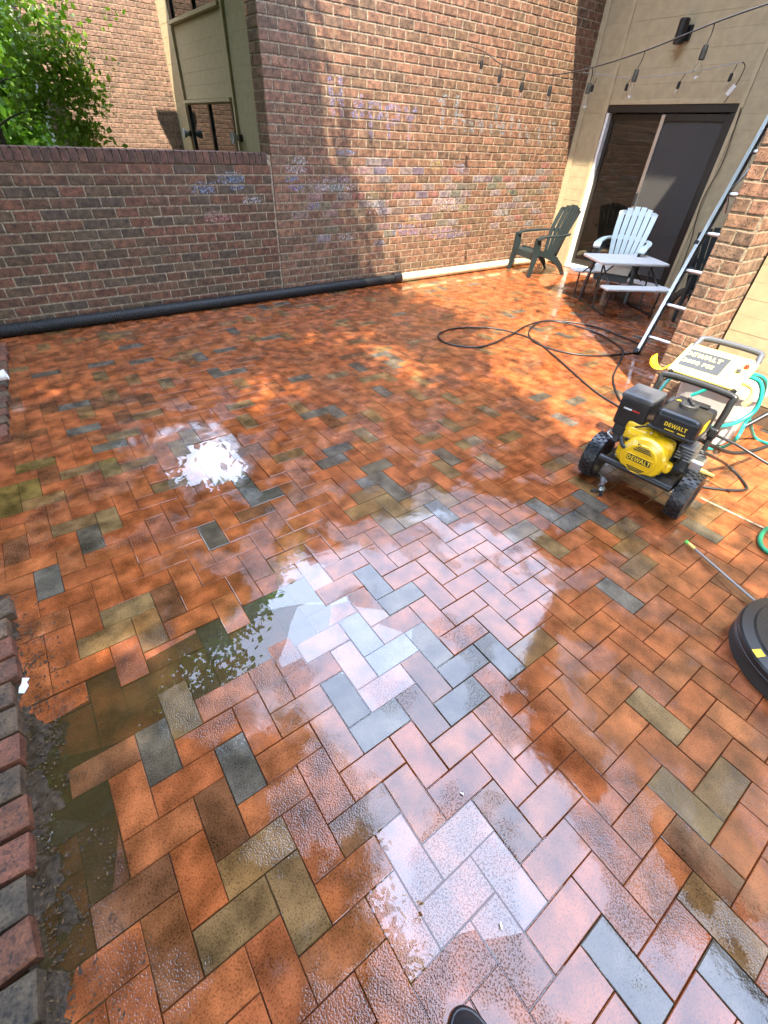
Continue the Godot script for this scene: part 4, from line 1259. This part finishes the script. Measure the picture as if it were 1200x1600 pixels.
	build(mb, "starter_dome", M.yellow, t)
	for k in 6:
		var y: float = 0.232 - 0.009 * (k % 3) if k < 3 else 0.336 + 0.010 * (k - 3)
		var w: float = 0.10 - 0.018 * (k % 3)
		part_box(t, "cooling_slot", Vector3(0.0, y, 0.130 if k < 3 else 0.131), Vector3(w, 0.0045, 0.006), 0.001, M.black_dull)
	part_box(t, "name_plate", Vector3(0.0, 0.287, 0.1335), Vector3(0.142, 0.042, 0.006), 0.002, M.yellow)
	part_box(t, "name_plate_face", Vector3(0.0, 0.287, 0.136), Vector3(0.132, 0.034, 0.004), 0.001, M.black)
	text("DEWALT", 0.024, M.yellow_print, t, Transform3D(Basis(), Vector3(0.0, 0.287, 0.1389)))
	part_box(t, "warning_sticker", Vector3(-0.095, 0.385, 0.0575), Vector3(0.03, 0.026, 0.002), 0.0008, M.black)
	part_box(t, "sticker", Vector3(-0.01, 0.36, 0.124), Vector3(0.06, 0.018, 0.003), 0.001, M.label_grey)
	part_tube(t, "starter_grip", [Vector3(-0.15, 0.352, 0.085), Vector3(-0.125, 0.322, 0.105), Vector3(-0.095, 0.31, 0.112)], 0.011, M.black)
	# fuel tank
	part_box(t, "fuel_tank", Vector3(0.065, 0.50, -0.035), Vector3(0.225, 0.135, 0.215), 0.034, M.black)
	part_box(t, "tank_seam", Vector3(0.065, 0.462, -0.035), Vector3(0.240, 0.012, 0.228), 0.005, M.black_dull)
	text("DEWALT", 0.021, M.yellow_print, t, Transform3D(Basis(), Vector3(0.075, 0.505, 0.0735)))
	part_box(t, "small_print", Vector3(0.055, 0.478, 0.0735), Vector3(0.05, 0.006, 0.002), 0.0006, M.yellow_print)
	part_box(t, "small_print", Vector3(0.115, 0.478, 0.0735), Vector3(0.04, 0.006, 0.002), 0.0006, M.yellow_print)
	part_box(t, "side_sticker", Vector3(0.1775, 0.51, -0.03), Vector3(0.002, 0.06, 0.09), 0.0008, M.yellow_print)
	mb = MB.new()
	mb.lathe([Vector2(0.045, 0.0), Vector2(0.045, 0.022), Vector2(0.038, 0.028), Vector2(0, 0.028)], 20, Basis(), Vector3(0.06, 0.566, -0.06))
	build(mb, "fuel_cap", M.black_dull, t)
	part_box(t, "cap_grip", Vector3(0.06, 0.60, -0.06), Vector3(0.016, 0.02, 0.08), 0.005, M.black_dull, Basis(Vector3.UP, 0.6))
	part_box(t, "muffler_guard", Vector3(0.045, 0.475, -0.205), Vector3(0.25, 0.13, 0.10), 0.025, M.black_dull)
	part_box(t, "guard_rib", Vector3(0.045, 0.545, -0.205), Vector3(0.16, 0.02, 0.05), 0.006, M.black)
	part_box(t, "guard_sticker", Vector3(-0.02, 0.545, -0.175), Vector3(0.02, 0.004, 0.02), 0.001, M.yellow_print)
	# air filter box
	part_box(t, "air_box", Vector3(-0.165, 0.465, -0.055), Vector3(0.165, 0.17, 0.185), 0.018, M.black)
	part_box(t, "air_box_lid", Vector3(-0.165, 0.556, -0.055), Vector3(0.172, 0.035, 0.192), 0.012, M.grey_dark)
	for k in 7:
		part_box(t, "lid_slot", Vector3(-0.205 + k * 0.0125, 0.571, -0.03), Vector3(0.006, 0.006, 0.045), 0.001, M.black_dull)
	part_box(t, "print_line", Vector3(-0.19, 0.49, 0.0385), Vector3(0.045, 0.009, 0.002), 0.0006, M.pale_print)
	part_box(t, "print_line", Vector3(-0.143, 0.49, 0.0385), Vector3(0.04, 0.009, 0.002), 0.0006, M.red_print)
	part_box(t, "carburettor", Vector3(-0.19, 0.35, -0.02), Vector3(0.09, 0.07, 0.09), 0.015, M.black_dull)
	part_tube(t, "choke_lever", [Vector3(-0.225, 0.34, 0.04), Vector3(-0.235, 0.32, 0.05), Vector3(-0.20, 0.305, 0.055)], 0.006, M.steel)
	part_box(t, "carburettor_bowl", Vector3(-0.20, 0.29, -0.01), Vector3(0.05, 0.06, 0.05), 0.015, M.grey_dark)
	# pump
	part_box(t, "pump_body", Vector3(0.19, 0.27, -0.10), Vector3(0.12, 0.10, 0.13), 0.02, M.grey_dark)
	part_box(t, "pump_head", Vector3(0.23, 0.30, -0.06), Vector3(0.07, 0.07, 0.08), 0.015, M.alu)
	mb = MB.new()
	mb.lathe([Vector2(0, 0.07), Vector2(0.014, 0.07), Vector2(0.014, 0.03), Vector2(0.02, 0.03), Vector2(0.02, 0), Vector2(0.012, 0)], 12, Basis(Vector3.UP, Vector3.RIGHT, Vector3.FORWARD), Vector3(0.26, 0.28, -0.05))
	build(mb, "outlet", M.brass, t)
	for q in [[-0.13, 0.40, 0.045], [0.10, 0.40, 0.045], [-0.14, 0.23, 0.07], [0.10, 0.215, 0.07], [-0.02, 0.425, 0.06]]:
		var bolt = MB.new()
		bolt.lathe([Vector2(0.007, 0.0), Vector2(0.007, 0.008), Vector2(0, 0.009)], 6, fz, Vector3(q[0], q[1], q[2]))
		build(bolt, "bolt", M.steel, t)
	part_tube(t, "fuel_line", [Vector3(-0.03, 0.45, 0.02), Vector3(-0.085, 0.43, 0.055), Vector3(-0.13, 0.40, 0.04), Vector3(-0.17, 0.36, 0.03)], 0.005, M.rubber)
	part_tube(t, "spark_lead", [Vector3(0.13, 0.40, 0.03), Vector3(0.165, 0.37, 0.055), Vector3(0.16, 0.32, 0.05), Vector3(0.13, 0.30, 0.03)], 0.006, M.rubber)
	part_tube(t, "throttle_cable", [Vector3(-0.15, 0.45, -0.16), Vector3(-0.20, 0.42, -0.25), Vector3(-0.19, 0.55, -0.30), Vector3(-0.10, 0.63, -0.36)], 0.005, M.rubber)
	part_box(t, "cylinder_head", Vector3(0.16, 0.37, -0.03), Vector3(0.07, 0.09, 0.10), 0.01, M.grey_dark)
	for k in 5: part_box(t, "cooling_fin", Vector3(0.165, 0.335 + k * 0.017, -0.03), Vector3(0.085, 0.004, 0.115), 0.0015, M.alu)
	part_box(t, "ignition_switch", Vector3(-0.115, 0.345, 0.08), Vector3(0.03, 0.022, 0.012), 0.004, M.black)
	# control panel between the handle bars
	var tilt = Basis(Vector3.RIGHT, 0.36)
	var pc = Vector3(-0.005, 0.672, -0.465)
	part_box(t, "panel", pc, Vector3(0.37, 0.022, 0.27), 0.009, M.panel, tilt)
	part_box(t, "panel_label", pc + tilt * Vector3(-0.05, 0.0115, 0.0), Vector3(0.215, 0.003, 0.16), 0.001, M.label_grey, tilt)
	var flat = Basis(Vector3.RIGHT, tilt * Vector3.FORWARD, tilt * Vector3.UP)
	text("DEWALT", 0.036, M.panel, t, Transform3D(flat, pc + tilt * Vector3(-0.07, 0.0135, -0.035)))
	text("3600 PSI", 0.030, M.panel, t, Transform3D(flat, pc + tilt * Vector3(-0.07, 0.0135, 0.03)))
	for k in 3:
		mb = MB.new()
		mb.lathe([Vector2(0.013, 0), Vector2(0.013, 0.012), Vector2(0.008, 0.022), Vector2(0, 0.022)], 12, tilt, pc + tilt * Vector3(0.125 - 0.018 * (k - 1), 0.011, (k - 1) * 0.05))
		build(mb, "spare_nozzle", [M.red_print, M.grey_dark, M.pale_print][k], t)
	# open holster for the gun on the left, hose hook on the right
	mb = MB.new()
	var arc = []
	for k in 11:
		var a = PI * 0.95 * k / 10.0 - 0.1
		arc.append(Vector3(-0.245 - cos(a) * 0.055, 0.655 - sin(a) * 0.06, -0.40))
	mb.ribbon(arc, Vector3(0, 0.25, 1), [0.07, 0.10, 0.12, 0.13, 0.135, 0.135, 0.13, 0.12, 0.11, 0.10, 0.09], 0.007)
	build(mb, "gun_holster", M.yellow, t)
	part_tube(t, "hose_hook", [Vector3(0.18, 0.66, -0.40), Vector3(0.235, 0.65, -0.38), Vector3(0.25, 0.60, -0.36), Vector3(0.235, 0.565, -0.35)], 0.015, M.panel)

# ---------------------------------------------------------------- hoses, bin, lance, surface cleaner
func tools():
	var r = 0.0085
	var h = thing("pressure_hose", "long black pressure hose looped across the wet pavers", "hose")
	var pts = [Vector3(3.12, 0.27, -0.16), Vector3(3.4, 0.10, -0.42), Vector3(3.62, 0.02, -0.62)]
	for p in [[972, 640], [930, 612], [893, 580], [865, 555], [835, 532], [800, 519], [760, 512], [712, 513], [685, 523], [700, 537], [750, 542], [793, 528], [825, 508], [860, 501], [920, 508], [970, 525], [1001, 539], [1000, 549], [985, 552], [930, 556], [880, 550], [840, 537], [826, 521], [838, 508], [872, 505], [930, 519], [963, 538], [973, 553], [966, 570], [958, 590], [963, 613], [972, 630]]:
		var g = on_ground(p[0], p[1], r)
		if p[0] == 793 or (p[0] == 838) or p[0] == 872 or (p[0] == 973 and p[1] == 553): g.y += 0.017
		pts.append(g)
	pts += [Vector3(3.75, 0.02, -0.62), Vector3(3.5, 0.12, -0.45), Vector3(3.2, 0.26, -0.25)]
	var mb = MB.new()
	mb.tube(curve(pts, 7), r, 8)
	build(mb, "hose", M.rubber, h)
	# short hose with fittings on the right of the washer
	var h2 = thing("connector_hose", "short black hose with a brass fitting trailing from the pump", "hose")
	mb = MB.new()
	mb.tube(curve([at_x(1085, 700, 2.98), at_x(1110, 712, 3.05), on_ground(1138, 728, 0.03), on_ground(1165, 758, r), on_ground(1160, 766, r), on_ground(1120, 764, r), on_ground(1085, 758, r)], 6), r, 8)
	build(mb, "hose", M.rubber, h2)
	mb = MB.new()
	mb.tube([at_x(1080, 698, 2.95), at_x(1092, 704, 3.0)], 0.013, 10)
	build(mb, "fitting", M.brass, h2)
	var gun = thing("spray_gun", "black spray gun tube sticking out beside the pressure washer", "spray gun")
	mb = MB.new()
	mb.tube([at_x(1100, 672, 3.15), at_x(1150, 694, 3.3), at_x(1212, 732, 3.3)], 0.008, 8)
	build(mb, "lance", M.rubber, gun)
	mb = MB.new()
	mb.tube(curve([at_x(1085, 682, 3.1), at_x(1120, 700, 3.3), at_x(1150, 708, 3.5), at_x(1185, 702, 3.7), at_x(1215, 690, 3.9)], 5), 0.012, 8)
	build(mb, "hose_end", M.rubber, gun)
	mb = MB.new()
	mb.tube([at_x(1160, 668, 3.95), at_x(1212, 640, 4.1)], 0.016, 8)
	build(mb, "grip", M.rubber, gun)
	# teal garden hose
	var th = thing("garden_hose", "teal garden hose looped round the grey bin", "hose")
	mb = MB.new()
	mb.tube(curve([at_x(1106, 668, 3.22), at_x(1145, 662, 3.38), at_x(1178, 643, 3.48), at_x(1190, 615, 3.5), at_x(1186, 596, 3.5), at_x(1168, 588, 3.45)], 6), 0.0115, 10)
	mb.tube(curve([at_x(1172, 585, 3.45), at_x(1188, 588, 3.55), at_x(1196, 600, 3.62), at_x(1186, 630, 3.8), at_x(1165, 660, 3.85), at_x(1150, 686, 3.75), on_ground(1128, 699, 0.012), on_ground(1100, 700, 0.012), on_ground(1070, 690, 0.012)], 6), 0.0115, 10)
	mb.tube(curve([at_x(1028, 615, 3.35), at_x(1044, 594, 3.45), at_x(1066, 580, 3.52), at_x(1110, 590, 3.7), at_x(1128, 598, 3.72), at_x(1110, 606, 3.72), at_x(1080, 618, 3.7)], 6), 0.0115, 10)
	mb.tube(curve([at_x(1168, 640, 4.0), at_x(1172, 662, 4.05), on_ground(1180, 684, 0.012), on_ground(1200, 693, 0.012), on_ground(1230, 700, 0.012)], 6), 0.0115, 10)
	build(mb, "hose", M.teal, th)
	var gh = thing("green_hose", "loop of dark green garden hose on the pavers near the spray lance", "hose")
	mb = MB.new()
	mb.tube(curve([on_ground(1240, 822, 0.012), on_ground(1203, 824, 0.012), on_ground(1188, 840, 0.012), on_ground(1194, 858, 0.012), on_ground(1225, 872, 0.012), on_ground(1290, 880, 0.012)], 6), 0.012, 10)
	build(mb, "hose", mat(Color(0.01, 0.19, 0.09), 0.3), gh)
	# grey bin
	var bin = thing("grey_bin", "pale grey plastic storage bin with a lid behind the pressure washer", "bin", Vector3(4.02, 0, -0.25))
	part_loft(bin, "tub", [[0.13, 0.18, 0.005], [0.15, 0.20, 0.02], [0.165, 0.215, 0.20], [0.172, 0.222, 0.205], [0.185, 0.235, 0.37], [0.20, 0.25, 0.375], [0.20, 0.25, 0.40]], M.bin)
	part_loft(bin, "lid", [[0.205, 0.255, 0.385], [0.208, 0.258, 0.41], [0.19, 0.24, 0.425], [0.15, 0.20, 0.422], [0.001, 0.001, 0.424]], M.bin)
	# lance on the ground
	var la = thing("spray_lance", "thin steel spray lance with a green nozzle lying on the pavers", "lance")
	var a = on_ground(1079, 852, 0.02)
	var b2 = on_ground(1204, 960, 0.03)
	var d = (b2 - a).normalized()
	mb = MB.new()
	mb.tube([a, b2 + d * 0.35], 0.0065, 10)
	build(mb, "tube", mat(Color(0.20, 0.19, 0.18), 0.35, 1.0), la)
	mb = MB.new()
	mb.tube([a - d * 0.012, a + d * 0.03], 0.011, 10)
	mb.tube([b2 - d * 0.02, b2 + d * 0.02], 0.012, 10)
	build(mb, "coupling", M.brass, la)
	mb = MB.new()
	mb.tube([a - d * 0.03, a - d * 0.012], 0.010, 10)
	build(mb, "nozzle", M.green, la)
	mb = MB.new()
	mb.tube(curve([b2 + d * 0.05, b2 + d * 0.25, b2 + d * 0.4 + Vector3(0.02, 0.0, 0.1)], 4), 0.016, 10)
	build(mb, "grip", M.black, la)
	# surface cleaner
	var sc = thing("surface_cleaner", "round black surface cleaner with a bristle skirt and beaded water drops", "cleaner", Vector3(2.385, 0, 0.985))
	mb = MB.new()
	mb.lathe([Vector2(0.285, 0.055), Vector2(0.302, 0.052), Vector2(0.304, 0.098), Vector2(0.298, 0.106), Vector2(0.262, 0.116), Vector2(0.255, 0.124), Vector2(0.16, 0.136), Vector2(0.12, 0.145), Vector2(0.0, 0.148)], 56)
	build(mb, "deck", M.black, sc)
	mb = MB.new()
	mb.lathe([Vector2(0.272, 0.002), Vector2(0.298, 0.001), Vector2(0.3005, 0.056), Vector2(0.285, 0.058)], 56)
	build(mb, "bristle_skirt", M.black_dull, sc)
	mb = MB.new()
	mb.lathe([Vector2(0.3045, 0.072), Vector2(0.3062, 0.074), Vector2(0.3045, 0.076)], 56)
	build(mb, "trim_ring", M.grey_dark, sc)
	mb = MB.new()
	mb.lathe([Vector2(0.0, 0.158), Vector2(0.105, 0.156), Vector2(0.115, 0.150), Vector2(0.115, 0.140)], 36)
	build(mb, "hub_plate", mat(Color(0.42, 0.47, 0.52), 0.2, 0.3), sc)
	mb = MB.new()
	mb.lathe([Vector2(0.0, 0.20), Vector2(0.03, 0.20), Vector2(0.04, 0.158)], 20)
	build(mb, "swivel", M.steel, sc)
	mb = MB.new()
	for k in 4:
		var a1 = -2.55 + k * 0.03
		mb.face(Vector3(cos(a1) * 0.300, 0.1075, sin(a1) * 0.300), Vector3(cos(a1 + 0.03) * 0.300, 0.1075, sin(a1 + 0.03) * 0.300), Vector3(cos(a1 + 0.03) * 0.270, 0.1165, sin(a1 + 0.03) * 0.270), Vector3(cos(a1) * 0.270, 0.1165, sin(a1) * 0.270), Vector3(0, 0, 0))
	build(mb, "yellow_mark", M.yellow, sc)
	mb = MB.new()
	for k in 240:
		var an = rng.randf() * TAU
		var rr = rng.randf_range(0.125, 0.25)
		var s = rng.randf_range(0.0012, 0.0032)
		mb.lathe([Vector2(s, 0), Vector2(s * 0.7, s * 0.55), Vector2(0, s * 0.75)], 6, Basis(), Vector3(cos(an) * rr, 0.1247 + (0.255 - rr) * 0.115, sin(an) * rr))
	tag(build(mb, "water_drops", M.grey_dark, sc), "", "", "", "stuff")
	mb = MB.new()
	mb.tube(curve([Vector3(0.03, 0.19, 0.0), Vector3(0.25, 0.42, 0.22), Vector3(0.55, 0.85, 0.5)], 5), 0.014, 10)
	build(mb, "handle_bar", M.steel, sc)

# ---------------------------------------------------------------- string lights
func bulb(s: Node3D, top: Vector3, sway: Vector3, k := 1.0):
	var e = top + sway
	var mb = MB.new()
	mb.tube(curve([top, top + sway * 0.5 + Vector3(0.004, 0, 0.004), e], 3), 0.004, 6)
	build(mb, "drop_wire", M.wire, s)
	var dn = (Vector3.DOWN + sway * 1.5).normalized()
	var bs = Basis(Vector3.RIGHT, -dn, Vector3.RIGHT.cross(-dn)).orthonormalized()
	mb = MB.new()
	mb.lathe([Vector2(0, 0.0), Vector2(0.013, -0.002), Vector2(0.016, -0.02), Vector2(0.016, -0.058), Vector2(0.012, -0.06)], 10, bs * k, e)
	build(mb, "socket", M.black, s)
	mb = MB.new()
	mb.lathe([Vector2(0.011, -0.058), Vector2(0.012, -0.066), Vector2(0.021, -0.085), Vector2(0.023, -0.105), Vector2(0.018, -0.122), Vector2(0.006, -0.134), Vector2(0, -0.135)], 12, bs * k, e)
	build(mb, "glass_bulb", M.glass, s)
	mb = MB.new()
	mb.tube([e + dn * 0.06 * k, e + dn * 0.10 * k], 0.003, 5)
	build(mb, "filament", M.brass, s)

func string_lights():
	var s = thing("string_lights", "string of clear bulbs from the wing wall across to the chalked wall", "string lights")
	var pts = [Vector3(4.23, 2.30, -0.70), Vector3(4.37, 2.26, -1.13), Vector3(4.48, 2.225, -1.46), Vector3(4.66, 2.15, -2.0), Vector3(4.83, 2.10, -2.54), Vector3(5.01, 2.09, -3.08), Vector3(5.15, 2.14, -3.55), Vector3(5.33, 2.23, -4.07), Vector3(5.46, 2.36, -4.48), Vector3(5.52, 2.44, WALL_Z + 0.01)]
	var mb = MB.new()
	mb.tube(curve(pts, 6), 0.0045, 6)
	build(mb, "wire", M.wire, s)
	for q in [[4.48, 2.22, -1.46, -0.09], [4.66, 2.145, -2.0, -0.09], [4.83, 2.095, -2.54, -0.085], [5.01, 2.085, -3.08, -0.07], [5.155, 2.135, -3.56, -0.07], [5.33, 2.225, -4.07, -0.065], [5.46, 2.355, -4.48, -0.06]]:
		bulb(s, Vector3(q[0], q[1], q[2]), Vector3(rng.randf_range(-0.015, 0.015), q[3], rng.randf_range(-0.02, 0.01)), 1.2)
	var s2 = thing("string_lights", "string of clear bulbs above the sliding door with a hanging plug end", "string lights")
	mb = MB.new()
	mb.tube(curve([Vector3(7.82, 2.40, WALL_Z + 0.01), Vector3(7.82, 2.36, -4.5), Vector3(7.82, 2.31, -4.06), Vector3(7.82, 2.335, -3.35), Vector3(7.84, 2.40, -2.74)], 6), 0.005, 6)
	build(mb, "wire", M.wire_pale, s2)
	mb = MB.new()
	mb.tube(curve([Vector3(7.84, 2.40, -2.74), Vector3(7.86, 2.36, -2.70), Vector3(7.88, 2.24, -2.72), Vector3(7.88, 2.06, -2.78)], 6), 0.005, 6)
	build(mb, "plug_wire", M.wire, s2)
	mb = MB.new()
	mb.rbox(Vector3(7.88, 2.17, -2.76), Vector3(0.012, 0.10, 0.05), 0.004, Basis(Vector3.RIGHT, 0.5))
	build(mb, "tag", M.pale_print, s2)
	for z in [-4.6, -4.06, -3.35, -2.78]:
		bulb(s2, Vector3(7.82, 2.33 + (0.05 if z > -3 else 0.0), z), Vector3(-0.01, -0.07, rng.randf_range(-0.03, 0.0)), 1.2)
	var cord = thing("power_cable", "thin black cable hanging beside the right edge of the sliding door", "cable")
	mb = MB.new()
	mb.tube(curve([Vector3(7.96, 2.02, -2.60), Vector3(7.96, 1.5, -2.55), Vector3(7.95, 1.1, -2.60), Vector3(7.95, 0.6, -2.52), Vector3(7.96, 0.02, -2.5)], 6), 0.006, 6)
	build(mb, "wire", M.wire, cord)

# ---------------------------------------------------------------- small things
func small_things():
	var n = thing("hose_coupler", "small steel ball fitting lying by the left wheel of the washer", "fitting", on_ground(938, 768))
	var mb = MB.new()
	mb.lathe([Vector2(0, 0.044), Vector2(0.012, 0.041), Vector2(0.02, 0.03), Vector2(0.022, 0.02), Vector2(0.018, 0.008), Vector2(0.008, 0.001), Vector2(0, 0)], 14)
	build(mb, "ball", M.steel, n)
	mb = MB.new()
	mb.tube([Vector3(-0.01, 0.016, 0.01), Vector3(-0.05, 0.014, 0.03)], 0.010, 8)
	mb.tube([Vector3(-0.03, 0.013, -0.015), Vector3(-0.055, 0.012, -0.03)], 0.008, 8)
	build(mb, "stem", M.black, n)
	# toe of the photographer's shoe
	var sh = thing("black_shoe", "toe of a black shoe on the wet pavers", "shoe", Vector3(0.566, 0, 0.835), aim(0.12, -1.0))
	mb = MB.new()
	var toe = []
	for i in 9:
		var an = PI / 2 * i / 8.0
		toe.append(Vector2(0.047 * cos(an), 0.016 + 0.052 * sin(an)))
	mb.lathe(toe, 28, Basis(Vector3.RIGHT, Vector3.UP, Vector3(0, 0, 1.7)), Vector3(0, 0, -0.055))
	mb.rbox(Vector3(0, 0.052, -0.16), Vector3(0.088, 0.085, 0.19), 0.034)
	build(mb, "upper", mat(Color(0.012, 0.014, 0.017), 0.6), sh)
	mb = MB.new()
	mb.lathe([Vector2(0.0, 0.001), Vector2(0.049, 0.001), Vector2(0.053, 0.006), Vector2(0.053, 0.017), Vector2(0.050, 0.021), Vector2(0.044, 0.021)], 28, Basis(Vector3.RIGHT, Vector3.UP, Vector3(0, 0, 1.65)), Vector3(0, 0, -0.055))
	mb.rbox(Vector3(0, 0.011, -0.16), Vector3(0.10, 0.02, 0.2), 0.009)
	build(mb, "sole", M.rubber, sh)
	# scraps on the ground
	var cup = thing("plastic_cup", "crushed white plastic cup on the brick edging", "cup", on_ground(6, 592, 0.10))
	mb = MB.new()
	mb.lathe([Vector2(0.001, 0.0), Vector2(0.028, 0.0), Vector2(0.038, 0.09), Vector2(0.034, 0.09), Vector2(0.026, 0.01)], 14, Basis(Vector3(0, 0, 1), Vector3(0.95, 0.1, 0.3).normalized(), Vector3(0, 1, 0)).orthonormalized(), Vector3(-0.06, 0.02, 0))
	build(mb, "cup", M.white, cup)
	for q in [[38, 1072, "scrap of white paper on the mud by the edging"], [722, 1240, "tiny white petal on the pale wet pavers"], [783, 1447, "tiny white petal on a pale paver before the shoe"]]:
		var s = thing("paper_scrap", q[2], "scrap", on_ground(q[0], q[1], 0.006), rng.randf() * 3.0, "white scraps on the patio")
		mb = MB.new()
		var k: float = 0.028 if q[0] == 38 else 0.006
		mb.ribbon([Vector3(-k, 0, 0), Vector3(-k * 0.3, k * 0.35, k * 0.2), Vector3(k * 0.4, k * 0.1, -k * 0.1), Vector3(k, k * 0.3, 0)], Vector3.BACK, [k * 0.7, k * 1.1, k * 0.6, k * 0.9], 0.001)
		build(mb, "scrap", M.white, s)
